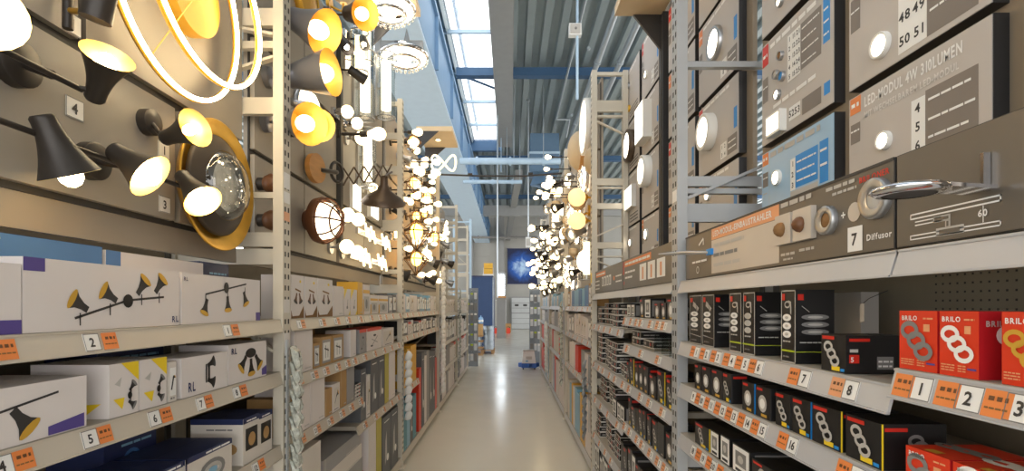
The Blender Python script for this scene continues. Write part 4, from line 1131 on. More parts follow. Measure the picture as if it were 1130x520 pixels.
# front bay
panel('pale blue panel with a lit downlight and blue tiles, low in the column', 2.150, 1.672, 1.885, 2.130, 'panel_blue',
      tabs() + [('led', .27, .48, .030, 'white_metal', 'glow_white'), ('greek', .15, .85, .86, .02, 'print_grey', 5), ('tile', .46, .53, .18, .66, ['1', '2', '3']), ('rect', .53, .82, .20, .68, 'print_blue'), ('greek', .55, .8, .56, .006, WHT, 3), ('greek', .55, .78, .42, .006, WHT, 3), ('greek', .55, .8, .28, .006, WHT, 3),
                ('rect', .84, .94, .12, .70, 'print_blue'), ('greek', .85, .93, .55, .008, WHT, 1), ('greek', .85, .93, .35, .008, WHT, 1), ('rect', .46, .82, .03, .17, 'print_grey')])
panel('grey panel with small spots, a number table and a blue strip', 2.150, 1.672, 2.160, 2.575, 'panel_face',
      tabs('print_red') + [('led', .33, .74, .018, 'silver', 'kraft_dark'), ('led', .26, .60, .018, 'silver', 'print_grey'), ('led', .35, .54, .02, 'silver', 'print_blue'), ('led', .28, .40, .02, 'silver', 'glow_white'),
                ('greek', .15, .80, .90, .016, WHT, 5), ('tile', .42, .60, .44, .86, [['1', '11', '21'], ['2', '12', '22'], ['3', '13', '23'], ['4', '14', '24'], ['5', '15', '25']]), ('rect', .60, .86, .46, .86, 'panel_dark'),
                ('greek', .62, .84, .80, .005, WHT, 3), ('greek', .62, .80, .70, .005, WHT, 3), ('greek', .62, .83, .60, .005, WHT, 3), ('greek', .62, .80, .50, .005, WHT, 3),
                ('rect', .88, .96, .52, .96, 'print_blue'), ('greek', .89, .95, .88, .006, WHT, 1), ('greek', .89, .95, .78, .006, WHT, 1), ('greek', .89, .95, .68, .006, WHT, 1), ('greek', .89, .95, .58, .006, WHT, 1), ('rect', .89, .96, .10, .2, 'print_blue'),
                ('greek', .2, .80, .30, .014, WHT, 5), ('box', .18, .40, .02, .22, .03, 'glow_soft'), ('tile', .44, .60, .08, .20, [['52', '53']]), ('rect', .62, .86, .06, .2, 'panel_dark')])
panel('grey panel cut by the top edge, first column from the upright', 2.150, 1.672, 2.605, 3.02, 'panel_face',
      tabs('print_red') + [('led', .32, .18, .022, 'silver', 'glow_soft'), ('greek', .15, .8, .9, .016, WHT, 5), ('tile', .46, .6, .3, .6, [['40', '41'], ['42', '43']]), ('rect', .6, .85, .3, .6, 'panel_dark'), ('rect', .9, .96, .3, .6, 'print_blue')])
panel('grey panel lettered LED-MODUL 4W 310LUMEN with tickets 4 5 6', 1.598, 1.122, 1.890, 2.138, 'panel_face',
      tabs() + [('text', 'LED-MODUL 4W 310LUMEN', .15, .80, .029, WHT, .70), ('text', 'MIT WECHSELBAREM LED-MODUL', .15, .665, .018, 'print_light', .68), ('led', .33, .29, .026, 'white_metal', 'glow_white'),
                ('tile', .525, .62, .0, .58, ['4', '5', '6']), ('rect', .62, .93, .04, .62, 'panel_dark'), ('greek', .64, .9, .5, .006, WHT, 4), ('greek', .64, .92, .3, .006, WHT, 4), ('greek', .64, .88, .12, .006, WHT, 4)])
panel('grey panel with numbers 46 to 51 and a round downlight', 1.598, 1.122, 2.160, 2.575, 'panel_face',
      tabs('print_red') + [('led', .30, .18, .036, 'white_metal', 'glow_white'), ('led', .29, .62, .03, 'silver', 'glow_soft'), ('tile', .43, .63, .04, .50, [['46', '47'], ['48', '49'], ['50', '51']]), ('rect', .63, .93, .04, .6, 'panel_dark'),
                ('greek', .65, .9, .48, .006, WHT, 4), ('greek', .65, .9, .34, .006, WHT, 4), ('greek', .65, .86, .18, .006, WHT, 4), ('rect', .92, .97, .3, .9, 'print_blue')])
panel('grey panel at the upper corner, above the numbers 46 to 51', 1.598, 1.122, 2.605, 3.02, 'panel_face', tabs() + [('led', .3, .3, .03, 'silver', 'glow_soft'), ('greek', .15, .8, .9, .016, WHT, 5)])
panel('grey panel in the column cut by the frame edge, upper', 1.055, 0.58, 2.160, 2.575, 'panel_face', tabs() + [('led', .3, .3, .03, 'silver', 'glow_soft')])
panel('grey panel in the column cut by the frame edge, lower', 1.055, 0.60, 1.890, 2.138, 'panel_face', tabs() + [('led', .3, .3, .03, 'silver', 'glow_soft')])
# second bay, farthest column first
pos = [('a', 4.645, 4.19), ('b', 4.11, 3.64), ('c', 3.42, 2.93), ('d', 2.87, 2.37)]
spec = {
 'a': [(1.85, 2.185, [('led', .35, .6, .035, 'white_metal', 'glow_white')], 'lowest, beside the sign'), (2.20, 2.65, [('box', .12, .75, .3, .72, .04, 'glow_panel')], 'with a bright square lamp, third row down'), (2.67, 3.10, [('led', .42, .5, .135, 'bronze', 'glow_panel', .05)], 'with a bronze-rimmed round lamp'), (3.12, 3.58, [('led', .2, .7, .03, 'silver', 'print_dark'), ('led', .25, .25, .03, 'gold', 'print_yellow')], 'topmost')],
 'b': [(1.85, 2.185, [('led', .3, .6, .045, 'white_metal', 'glow_white')], 'lowest, beside the sign'), (2.20, 2.65, [('led', .4, .72, .12, 'white_metal', 'glow_panel', .06)], 'with a white oval lamp, third row down'), (2.67, 3.10, [('box', .1, .62, .2, .85, .07, 'glow_panel')], 'with a white box lamp'), (3.12, 3.58, [('led', .3, .35, .03, 'white_metal', 'glow_white')], 'topmost, against the roof')],
 'c': [(1.85, 2.15, [('led', .4, .5, .03, 'silver', 'glow_soft')], 'lowest, behind the front upright'), (2.165, 2.58, [('led', .35, .5, .03, 'silver', 'glow_soft')], 'second row up, behind the front upright'), (2.605, 3.02, [('led', .35, .5, .03, 'silver', 'glow_soft')], 'third row up, behind the front upright'), (3.04, 3.46, [('led', .35, .5, .03, 'silver', 'glow_soft')], 'topmost, behind the front upright')],
 'd': [(1.85, 2.185, [('led', .28, .72, .035, 'white_metal', 'glow_white')], 'lowest, behind the upright braces'), (2.205, 2.58, [('led', .33, .55, .095, 'white_metal', 'glow_panel', .045)], 'with a thick round white lamp'), (2.605, 3.02, [('led', .48, .56, .085, 'silver', 'glow_panel', .02)], 'with a flat silver round lamp'), (3.04, 3.46, [('led', .35, .3, .03, 'silver', 'glow_soft')], 'topmost, next to the front upright')]}
coln = {'a': 'farthest column', 'b': 'second column', 'c': 'third column', 'd': 'nearest column'}
for c, yf, yn in pos:
    for k, (z0, z1, its, place) in enumerate(spec[c]):
        panel('LED panel %s, %s, second right bay' % (place, coln[c]), yf, yn, z0, z1, 'panel_face',
              [x for x in tabs('print_red' if k % 2 else 'print_orange') if x[0] != 'none'] + its + [('greek', .15, .8, .92, .014, WHT, 4), ('tile', .60, .74, .06, .26, [['1', '2'], ['3', '4']] if k % 2 else [['7'], ['8']]), ('rect', .76, .97, .06, .28, 'panel_dark'), ('greek', .78, .95, .2, .006, WHT, 2), ('greek', .78, .95, .12, .006, WHT, 2), ('rect', .90, .97, .34, .6, 'print_blue')] if c != 'a' else tabs('print_red') + its + [('greek', .15, .8, .92, .014, WHT, 4)] + [('greek', .3, .9, .06 + .06*i, .01, 'print_dark', 5) for i in range(3)],
              group='LED display panels of the second right bay')
# dark rail between the columns
t = thing('panel_rail', 'black upright rail between the LED panel columns of the second right bay', 'rail', (WR, 3.53, 1.64))
m = MB(); m.box(WR - 0.015, WR + 0.03, 3.50, 3.58, 1.64, 3.5, 'panel_edge'); m.build('rail', t, t.location)
m = MB(); m.box(WR - 0.018, WR - 0.015, 3.52, 3.55, 1.7, 3.45, 'slot'); m.build('slot', t, t.location)

# signs on the top shelf
XS = 0.748
sg = panel('brown sign headed LED-MODUL-EINBAUSTRAHLER above the black boxes', 2.195, 1.003, 1.6115, 1.79, 'sign_face',
      [('rect', .237, .64, .74, .97, 'print_peach'), ('text', 'LED-MODUL-EINBAUSTRAHLER', .25, .80, .02, WHT, .36), ('rect', .237, .64, .05, .73, 'sign_light'), ('greek', .255, .46, .58, .012, 'print_grey', 3), ('greek', .255, .42, .38, .012, 'print_mid', 3), ('greek', .255, .44, .18, .012, 'print_grey', 3),
       ('greek', .65, .77, .88, .012, 'print_grey', 4), ('greek', .65, .71, .14, .007, 'print_grey', 3), ('greek', .725, .78, .16, .007, 'print_grey', 3), ('greek', .66, .70, .07, .005, 'print_grey', 3),
       ('greek', .82, .905, .88, .008, 'print_grey', 4), ('greek', .84, .91, .80, .006, 'print_grey', 4), ('text', 'BRILONER', .917, .84, .012, 'print_red', .075),
       ('text', '+', .866, .46, .02, WHT), ('discp', .903, .52, .021, 'sign_light'), ('text', '=', .921, .46, .016, WHT),
       ('tile', .885, .925, .04, .34, ['7']), ('text', 'Diffusor', .936, .14, .013, WHT),
       ('greek', .07, .2, .34, .008, WHT, 3), ('ring', .12, .18, .014, .003, WHT), ('line', .13, .72, .17, .84, .008, WHT), ('line', .17, .84, .17, .70, .008, WHT)],
      XS, 'brown signs on the top shelf', 0.018, 'panel_edge', 'shelf_sign', 'sign')
for u, v, R, lens in ((.828, .5, .034, 'kraft_dark'), (.9625, .60, .042, 'print_grey')):
    m = MB(); m.lathe([(R, 0), (R, .012), (R*.9, .016), (R*.5, .01)], 'silver', (u*1.192, -0.002, v*.1785), (0, -1, 0), 30); q = m.build('sample_ring', sg)
    m = MB(); m.lathe([(R*.55, .008), (1e-4, .012)], lens, (u*1.192, -0.002, v*.1785), (0, -1, 0), 24); m.build('insert', q)
for u0, u1, col in ((.643, .708, 'kraft_dark'), (.718, .786, 'wood_dark')):
    m = MB(); m.box(u0*1.192, u1*1.192, -0.016, -0.002, .055, .135, 'sign_light'); q = m.build('sample_tile', sg)
    m = MB(); m.ball(((u0 + (u1-u0)*.42)*1.192, -0.016, .095), 0.02, col, 12); m.build('sample_stone', q)
for zz in (0.61,):
    m = MB(); m.box(0, 1.192, -0.0035, -0.002, 0.172, 0.1785, 'panel_edge'); m.build('top_edge', sg)
panel('dark brown sign with a lamp wiring diagram beside the chrome light', 0.998, 0.705, 1.6115, 1.79, 'sign_face',
      [('rect', .12, .73, .27, .285, WHT), ('rect', .12, .73, .315, .33, WHT), ('rect', .12, .128, .27, .33, WHT), ('rect', .722, .73, .27, .33, WHT), ('rect', .16, .36, .20, .212, WHT), ('rect', .16, .36, .235, .247, WHT), ('rect', .30, .42, .195, .255, 'print_grey'), ('rect', .31, .41, .21, .24, 'sign_face', 2),
       ('rect', .385, .42, .13, .2, 'print_grey'), ('rect', .395, .41, .14, .19, 'sign_face', 2), ('rect', .32, .51, .055, .135, 'print_grey'), ('rect', .345, .485, .075, .115, 'sign_face', 2), ('rect', .12, .73, .06, .072, WHT), ('rect', .12, .73, .098, .11, WHT), ('rect', .12, .128, .06, .11, WHT), ('rect', .722, .73, .06, .11, WHT),
       ('line', .63, .115, .63, .265, .0015, WHT), ('text', '60', .60, .17, .011, WHT)],
      XS, 'brown signs on the top shelf', 0.018, 'panel_edge', 'shelf_sign', 'sign')
panel('narrow sign with an orange head at the frame edge', 0.70, 0.50, 1.6115, 1.79, 'sign_light', [('rect', .0, 1, .76, 1, 'print_orange'), ('greek', .1, .9, .5, .01, 'print_mid', 3)], XS, 'brown signs on the top shelf', 0.018, 'panel_edge', 'shelf_sign', 'sign')
panel('dark sign with white pictures and an orange strip, second right bay', 4.53, 3.42, 1.6115, 1.80, 'sign_face',
      [('rect', .05, .44, .70, .90, 'print_orange'), ('greek', .07, .42, .77, .012, WHT, 5), ('greek', .03, .2, .5, .01, WHT, 3), ('greek', .03, .2, .32, .01, WHT, 3), ('greek', .03, .2, .16, .01, WHT, 3)] +
      [x for i in range(4) for x in (('rect', .30 + i*.09, .37 + i*.09, .26, .66, 'print_white'), ('rect', .32 + i*.09, .345 + i*.09, .3, .58, 'print_dark', 2))] + [('rect', .72, .76, .4, .55, 'print_orange'), ('greek', .8, .97, .5, .01, WHT, 3), ('greek', .8, .97, .3, .01, WHT, 3)],
      XS, 'brown signs on the top shelf', 0.018, 'panel_edge', 'shelf_sign', 'sign')
panel('dark sign with three product pictures and an orange strip, second right bay', 3.41, 2.32, 1.6115, 1.80, 'sign_face',
      [('rect', .04, .62, .74, .94, 'print_orange'), ('greek', .06, .6, .80, .014, WHT, 6), ('greek', .06, .3, .52, .012, WHT, 4), ('greek', .06, .24, .34, .012, WHT, 3), ('rect', .0, .025, .5, .95, 'print_red'), ('discp', .03, .2, .012, 'print_red')] +
      [x for i in range(3) for x in (('rect', .40 + i*.16, .53 + i*.16, .18, .68, 'print_white'), ('rect', .45 + i*.16, .48 + i*.16, .22, .58, 'print_peach', 2))],
      XS, 'brown signs on the top shelf', 0.018, 'panel_edge', 'shelf_sign', 'sign')
# chrome cabinet light sticking out of the dark sign
p = P(1092, 190, XS - 0.002); e = P(1003, 211, 0.63)
t = thing('cabinet_light', 'chrome swing-out cabinet light with a flat disc head', 'lamp', p)
m = MB(); m.box(XS - 0.014, XS - 0.003, p.y - 0.003, p.y + 0.003, p.z - 0.03, p.z + 0.03, 'chrome'); m.build('wall_bracket', t, p)
a = Vector((XS - 0.012, p.y, p.z - 0.028))
m = MB(); m.bar(a, Vector((0.66, e.y - 0.01, e.z + 0.004)), 0.05, 0.006, 'chrome'); m.build('flat_arm', t, p)
m = MB(); m.lathe([(1e-4, 0.012), (0.03, 0.011), (0.05, 0.006), (0.053, 0), (0.045, -0.005), (0.036, -0.006)], 'chrome', e, (0, 0, 1), 32); h = m.build('disc_head', t, p)
m = MB(); m.lathe([(0.036, -0.005), (1e-4, -0.004)], 'print_dark', e, (0, 0, 1), 28); q = m.build('lens', h, (0, 0, 0)); q.location = -p
p = P(785, 279, XS - 0.002); e = P(727, 281, 0.60)
t = thing('cabinet_light', 'thin silver clip light poking out beside the front right upright', 'lamp', p)
m = MB(); m.tube([p, p.lerp(e, 0.5) + Vector((0, 0, 0.004)), e], [0.006, 0.008, 0.004], 'silver', 8); m.build('arm', t, p)
m = MB(); m.box(p.x - 0.012, p.x, p.y - 0.02, p.y + 0.02, p.z - 0.008, p.z + 0.014, 'print_blue'); m.build('clip', t, p)
# ------------------------------------------------------------------ cartons (front on -y, base at z = 0, centred in x)
def spot_icon(m, x, y, s, ang, body='print_dark', mouth='print_gold', lv=2):
    c, n = cos(ang), sin(ang)
    def T(a, b): return (x + (a*c - b*n)*s, y + (a*n + b*c)*s)
    m.poly([T(-.5, .16), T(-.5, -.16), T(-.15, -.17), T(.2, -.28), T(.5, -.5), T(.5, .5), T(.2, .28), T(-.15, .17)], body, lv)
    m.poly([T(.5 + .16*cos(q), .5*sin(q)) for q in [2*pi*i/12 for i in range(12)]], mouth, lv + 1)
def ring3(m, x, y, r, mt, step=(0.55, -0.75), squash=0.8, hole='carton_black', lv=2, n=3):
    for i in range(n):
        cx, cy = x + (i - (n-1)/2) * step[0] * r, y + (i - (n-1)/2) * step[1] * r
        m.ring(cx, cy, r, r * squash, r * 0.42, mt, lv + i); 
def seams(b, w, d, h, mt):
    b.box(-w/2, w/2, 0, d/2 - 0.0008, h - 0.0012, h, mt); b.box(-w/2, w/2, d/2 + 0.0008, d, h - 0.0012, h, mt)

def carton(kind, w, d, h):
    """-> [(part name, builder)], first one is the body"""
    base = kind.split(':')
    k, opt = base[0], (base[1] if len(base) > 1 else '')
    B = MB(); F = MB(); Sd = MB()
    F.face((-w/2, 0, 0), (1, 0, 0), (0, 0, 1))
    def body(mt, top=None, sidemt=None):
        B.box(-w/2, w/2, 0, d, 0, h - 0.0012, mt); seams(B, w, d, h, top or mt)
    def near_right(): Sd.face((w/2, 0, 0), (0, 1, 0), (0, 0, 1))
    def near_left(): Sd.face((-w/2, d, 0), (0, -1, 0), (0, 0, 1))
    if k == 'bar4':
        body('carton_white')
        F.line(.25*w, .18*h, .58*w, .45*h, .006, 'print_dark', 2); F.line(.58*w, .45*h, .86*w, .52*h, .006, 'print_dark', 2); F.disc(.58*w, .44*h, .018, .018, 'print_black', 3)
        for x, y, a in ((.28, .38, 2.6), (.46, .52, 2.6), (.68, .68, .9), (.82, .72, .9)): spot_icon(F, x*w, y*h, .052, a); F.line(x*w, y*h - .02, x*w, y*h - .05, .004, 'print_dark', 2)
        F.rect(.0, .10*w, .82*h, h, 'print_purple'); F.text('RL', .93*w, .06*h, .018, 'print_navy', 2)
    elif k == 'bar3':
        body('carton_white')
        F.line(.25*w, .6*h, .78*w, .88*h, .006, 'print_dark', 2); F.disc(.5*w, .76*h, .016, .02, 'print_black', 3)
        for x, y, a in ((.25, .36, -1.9), (.52, .42, -1.5), (.76, .55, -1.2)): spot_icon(F, x*w, y*h, .05, a); F.line(x*w, y*h + .01, x*w, y*h + .04, .004, 'print_dark', 2)
        F.rect(.93*w, w, 0, .2*h, 'print_purple'); F.text('RL', .02*w, .85*h, .012, 'print_navy', 2)
    elif k == 'spot1':
        body('carton_white')
        F.disc(.42*w, .5*h, .024, .022, 'print_black', 2); F.line(.1*w, .3*h, .85*w, .78*h, .005, 'print_dark', 2); spot_icon(F, .68*w, .42*h, .06, -.9); F.disc(.12*w, .2*h, .02, .02, 'print_dark', 2)
        F.poly([(.80*w, .02*h), (w*.985, .02*h), (w*.985, .28*h), (.80*w, .18*h)], 'print_purple', 2)
    elif k == 'disclamp':
        body('carton_white'); F.disc(.5*w, .55*h, .3*w, .26*h, 'print_dark', 2); F.disc(.5*w, .6*h, .22*w, .16*h, 'print_mid', 3); F.rect(0, w, 0, .2*h, 'print_purple', 2)
    elif k == 'yellowtri':
        body('carton_white'); near_left()
        F.poly([(.38*w, h), (w, h), (w, .62*h)], 'print_yellow', 2); F.poly([(.12*w, .34*h), (.5*w, .34*h), (.42*w, .12*h)], 'print_yellow', 2)
        F.poly([(.16*w, .62*h), (.4*w, .74*h), (.34*w, .56*h)], 'print_grey', 2); F.line(.7*w, .2*h, .74*w, .55*h, .004, 'print_dark', 2)
        spot_icon(F, .76*w, .52*h, .026, .8, 'print_dark', 'print_mid'); spot_icon(F, .74*w, .2*h, .026, -.6, 'print_dark', 'print_mid'); F.disc(.68*w, .36*h, .008, .01, 'print_black', 3)
        Sd.poly([(.45*d, .24*h), (.9*d, .28*h), (.7*d, .06*h)], 'print_yellow', 2)
    elif k == 'zigzag':
        body('carton_white')
        F.line(.5*w, .25*h, .5*w, .75*h, .008, 'print_black', 2); spot_icon(F, .6*w, .75*h, .04, .3, 'print_black', 'print_dark'); spot_icon(F, .6*w, .27*h, .04, -.3, 'print_black', 'print_dark'); F.line(.56*w, .3*h, .56*w, .7*h, .012, 'print_black', 2)
        F.text('RL', .12*w, .12*h, .03, 'print_navy', 2, False, .16*w)
    elif k == 'fan3':
        body('carton_white')
        F.disc(.55*w, .72*h, .14*w, .13*h, 'print_black', 2)
        for x, y, a in ((.36, .5, -2.3), (.56, .36, -1.5), (.74, .48, -.9)): spot_icon(F, x*w, y*h, .06, a, 'print_black', 'print_gold')
        F.text('RL', .06*w, .76*h, .022, 'print_navy', 2); F.poly([(.86*w, .04*h), (w, .04*h), (w, .3*h), (.86*w, .22*h)], 'print_purple', 2)
    elif k == 'navyring':
        body('carton_offwhite', 'carton_navy')
        F.rect(0, w, .86*h, h, 'carton_navy', 2); F.greek(.4*w, .95*w, .9*h, .006, 'print_white', 3, 3); F.rect(0, .03*w, 0, h, 'carton_navy', 2)
        F.ring(.55*w, .4*h, .28*w, .3*h, .03, 'print_mid', 2); F.ring(.55*w, .4*h, .2*w, .2*h, .015, 'print_grey', 3); F.disc(.55*w, .4*h, .1*w, .1*h, 'carton_sky', 3)
        near_left(); Sd.rect(0, d, .86*h, h, 'carton_navy', 2)
    elif k == 'brownpic':
        body('carton_offwhite', 'carton_navy')
        F.rect(0, w, .88*h, h, 'carton_navy', 2); F.rect(.14*w, .88*w, .28*h, .76*h, 'print_black', 2); F.disc(.52*w, .5*h, .22*w, .15*h, 'kraft', 3); F.greek(.2*w, .8*w, .91*h, .005, 'print_white', 3, 2)
        near_left(); Sd.rect(0, d, .88*h, h, 'carton_navy', 2); Sd.greek(.3*d, .8*d, .75*h, .006, 'print_mid', 2, 2); Sd.disc(.75*d, .35*h, .14*d, .12*h, 'kraft', 2)
    elif k == 'navyplain':
        body('carton_navy'); F.greek(.3*w, .9*w, .8*h, .008, 'carton_sky', 2, 3); F.ring(.5*w, .45*h, .2*w, .28*h, .012, 'carton_blue', 2)
    elif k == 'bluepic':
        body('carton_blue', 'carton_navy'); F.ring(.2*w, .5*h, .1*w, .4*h, .01, 'carton_sky', 2); F.line(.3*w, .1*h, .7*w, .95*h, .008, 'print_grey', 2); F.ring(.75*w, .4*h, .12*w, .35*h, .008, 'carton_sky', 2); F.line(.5*w, .9*h, .95*w, .2*h, .005, 'print_grey', 2); F.rect(.4*w, w, .0, .3*h, 'carton_blue', 1)
    elif k == 'longwhite':
        body('carton_white', 'print_grey'); F.rect(0, .12*w, .4*h, h, 'carton_blue', 2); F.text('RL', .14*w, .6*h, .022, 'print_navy', 3); F.greek(.5*w, .7*w, .75*h, .008, 'print_gold', 2, 3)
    elif k == 'tall':        # tall black downlight box with a pale border
        body('carton_black')
        e = .0035
        for a, b, c, f in ((0, w, 0, e), (0, w, h - e, h), (0, e, 0, h), (w - e, w, 0, h)): F.rect(a, b, c, f, 'print_grey', 1)
        F.rect(.08*w, .28*w, .86*h, .95*h, 'print_red', 2)
        if opt != 'a': F.ring(.45*w, .80*h, .2*w, .05*h, .004, 'print_grey', 2); F.poly([(.5*w, .86*h), (.72*w, .84*h), (.74*w, .66*h), (.66*w, .68*h), (.64*w, .8*h)], 'print_grey', 2)
        else: F.poly([(.35*w, .88*h), (.8*w, .74*h), (.7*w, .68*h), (.3*w, .78*h)], 'print_grey', 2); F.poly([(.5*w, .9*h), (.7*w, .66*h), (.6*w, .64*h)], 'print_mid', 2)
        for i in range(3): F.disc(.42*w, (.62 - .115*i)*h, .3*w, .05*h, 'print_white' if opt != 'c' else 'print_grey', 2); F.disc(.42*w, (.62 - .115*i)*h, .12*w, .02*h, 'print_grey', 3)
        F.greek(.15*w, .7*w, .28*h, .004, 'print_grey', 2, 3)
        if opt != 'a': F.rect(.02*w, .98*w, .15*h, .175*h, 'print_lime', 2)
        else: F.line(.05*w, .2*h, .95*w, .16*h, .002, 'print_grey', 2)
        F.greek(.15*w, .6*w, .07*h, .004, 'print_mid', 2, 2)
        near_right()
        Sd.rect(.05*d, .2*d, .86*h, .94*h, 'print_red', 2)
        for i in range(3): Sd.disc(.5*d, (.63 - .1*i)*h, .36*d, .04*h, 'print_mid', 2); Sd.disc(.5*d, (.63 - .1*i)*h, .2*d, .018*h, 'print_grey', 3)
        Sd.line(.15*d, .78*h, .35*d, .7*h, .0015, 'print_grey', 2); Sd.greek(.1*d, .7*d, .28*h, .003, 'print_grey', 2, 3)
        if opt != 'a': Sd.rect(0, d, .155*h, .165*h, 'print_lime', 2)
    elif k == 'rings':       # black box with overlapping rings, red head
        body('carton_black')
        F.rect(.06*w, .56*w, .86*h, .95*h, 'print_red', 2)
        ring3(F, .45*w, .48*h, .2*min(w, h), 'print_grey', n=3, step=(.75, -.9)); F.rect(.45*w, .78*w, .04*h, .16*h, 'print_yellow', 2); F.rect(.8*w, .96*w, .04*h, .12*h, 'print_blue', 2)
        near_right(); Sd.rect(.05*d, .4*d, .84*h, .92*h, 'print_red', 2)
        if opt == 'five': Sd.rect(.05*d, .22*d, .28*h, .5*h, 'print_red', 2); Sd.text('5', .07*d, .31*h, .011, 'print_white', 3); Sd.rect(.06*d, .2*d, .56*h, .64*h, 'print_grey', 2); Sd.rect(.52*d, .8*d, .12*h, .45*h, 'print_mid', 2); Sd.greek(.54*d, .78*d, .18*h, .004, 'print_white', 3, 3); Sd.greek(.54*d, .78*d, .3*h, .004, 'print_white', 3, 3)
        else: ring3(Sd, .6*d, .5*h, .18*h, 'print_mid'); Sd.rect(0, .03*d, 0, h, {'y': 'print_yellow', 'b': 'print_blue'}.get(opt, 'print_dark'), 2)
    elif k == 'one':         # black box, one disc
        body('carton_black'); F.rect(.08*w, .5*w, .86*h, .94*h, 'print_red', 2); F.disc(.5*w, .46*h, .3*min(w, h*1.2), .3*min(w, h*1.2), 'print_grey', 2); F.disc(.5*w, .46*h, .18*min(w, h*1.2), .18*min(w, h*1.2), 'print_white', 3); F.rect(.4*w, .8*w, .05*h, .14*h, 'print_gold', 2)
        near_right(); Sd.rect(.1*d, .5*d, .8*h, .88*h, 'print_red', 2); Sd.disc(.5*d, .45*h, .25*h, .22*h, 'print_mid', 2); Sd.rect(0, .03*d, 0, h, {'y': 'print_yellow', 'b': 'print_blue'}.get(opt, 'print_dark'), 2)
    elif k == 'pale':        # black box with a white front window
        body('carton_black'); F.rect(.05*w, .95*w, .05*h, .95*h, 'print_white', 1); F.rect(.2*w, .8*w, .3*h, .8*h, 'print_mid', 2); F.disc(.5*w, .55*h, .16*w, .14*h, 'print_grey', 3); F.rect(.2*w, .8*w, .1*h, .2*h, 'print_dark', 2)
        near_right(); Sd.rect(.1*d, .9*d, .1*h, .9*h, 'print_mid', 1)
    elif k == 'red':
        body('carton_red'); c = {'chrome': 'print_mid', 'white': 'print_white', 'gold': 'print_gold'}[opt]
        F.text('BRILO', .08*w, .84*h, .0085, 'print_white', 2); F.greek(.66*w, .92*w, .86*h, .003, 'print_peach', 2, 2)
        ring3(F, .48*w, .50*h, .25*w, c, (.75, -.85), .8)
        for i in range(3): F.greek(.06*w, .42*w, (.16 - .04*i)*h, .002, 'print_peach', 2, 3); F.greek(.5*w, .7*w, (.16 - .04*i)*h, .002, 'print_peach', 2, 2)
        F.rect(.74*w, .96*w, .12*h, .15*h, 'print_purple', 2); F.rect(.66*w, .82*w, .66*h, .78*h, 'print_peach', 1)
        near_right(); Sd.rect(0, d, 0, h, 'carton_crimson', 1); Sd.text('BRILO', .1*d, .78*h, .009, 'print_grey', 2); ring3(Sd, .6*d, .5*h, .2*h, c)
        T = MB(); T.face((-w/2, 0, h), (1, 0, 0), (0, 1, 0)); ring3(T, .5*w, .5*d, .28*w, c, (1.2, .1), .6); T.rect(.35*w, .65*w, .04*d, .16*d, 'print_gold', 2)
        return [('body', B), ('front_print', F), ('side_print', Sd), ('top_print', T)]
    elif k == 'flat':        # flat black box with white-edged front
        body('carton_black'); e = .005
        F.rect(0, w, 0, h, 'print_white', 1); F.rect(e, w*.62, e, h - e, 'print_black', 2); F.rect(w*.65, w - e, e, h - e, 'print_dark', 2); F.rect(.1*w, .3*w, .3*h, .7*h, 'print_grey', 3); F.rect(.7*w, .8*w, .3*h, .7*h, 'print_red', 3)
        near_right(); Sd.rect(0, d, h - e, h, 'print_white', 1); Sd.rect(0, d, 0, e, 'print_white', 1); Sd.greek(.1*d, .6*d, .4*h, .006, 'print_grey', 2, 3)
    elif k == 'plain':       # plain carton in colour opt with a panel line
        body(opt); F.rect(.04*w, .05*w, 0, h, 'print_grey', 1); F.greek(.55*w, .9*w, .06*h, .006, 'print_grey', 1, 2)
    elif k == 'pic':         # coloured carton with lamp picture
        body(opt); F.rect(.1*w, .9*w, .15*h, .85*h, 'print_white' if opt != 'carton_white' else 'carton_offwhite', 1); F.line(.3*w, .3*h, .6*w, .65*h, .006, 'print_dark', 2); spot_icon(F, .62*w, .6*h, .3*min(w, h), .6, 'print_dark', 'print_gold'); F.greek(.2*w, .8*w, .06*h, .006, 'print_mid', 1, 2)
    elif k == 'angled':      # white carton with brown foot and small spot picture
        body('carton_white'); F.poly([(0, 0), (w, 0), (w, .3*h), (.62*w, .06*h), (.1*w, .05*h), (0, .2*h)], 'kraft_dark', 1); F.disc(.7*w, .86*h, .07*w, .035*h, 'print_yellow', 2); F.line(.3*w, .68*h, .75*w, .62*h, .008, 'kraft_dark', 2); spot_icon(F, .38*w, .48*h, .045, -1.9, 'wood_dark', 'print_dark'); spot_icon(F, .68*w, .48*h, .045, -1.2, 'wood_dark', 'print_dark')
    elif k == 'ystripe':
        body('carton_white', 'carton_yellow'); F.rect(0, w, .70*h, .82*h, 'carton_yellow', 1); F.rect(.1*w, .9*w, .1*h, .6*h, 'print_grey', 1); F.rect(0, .12*w, 0, .5*h, 'carton_yellow', 2); F.disc(.5*w, .35*h, .16*w, .16*h, 'print_mid', 2)
    elif k == 'ycorner':
        body('carton_white'); F.poly([(0, h), (.5*w, h), (0, .6*h)], 'print_yellow', 1); F.line(.5*w, .3*h, .6*w, .6*h, .005, 'print_dark', 2); F.disc(.5*w, .3*h, .12*w, .06*h, 'print_mid', 2); F.poly([(.7*w, 0), (w, 0), (w, .2*h)], 'print_yellow', 1)
    elif k == 'redtop':
        body(opt or 'carton_white', 'carton_red'); F.rect(0, w, .86*h, h, 'carton_red', 1); F.line(.3*w, .2*h, .7*w, .6*h, .006, 'print_mid', 2); F.line(.3*w, .5*h, .7*w, .3*h, .005, 'print_mid', 2); F.disc(.5*w, .65*h, .1*w, .05*h, 'print_dark', 2); F.disc(.3*w, .2*h, .08*w, .04*h, 'print_dark', 2)
    elif k == 'kraftpic':
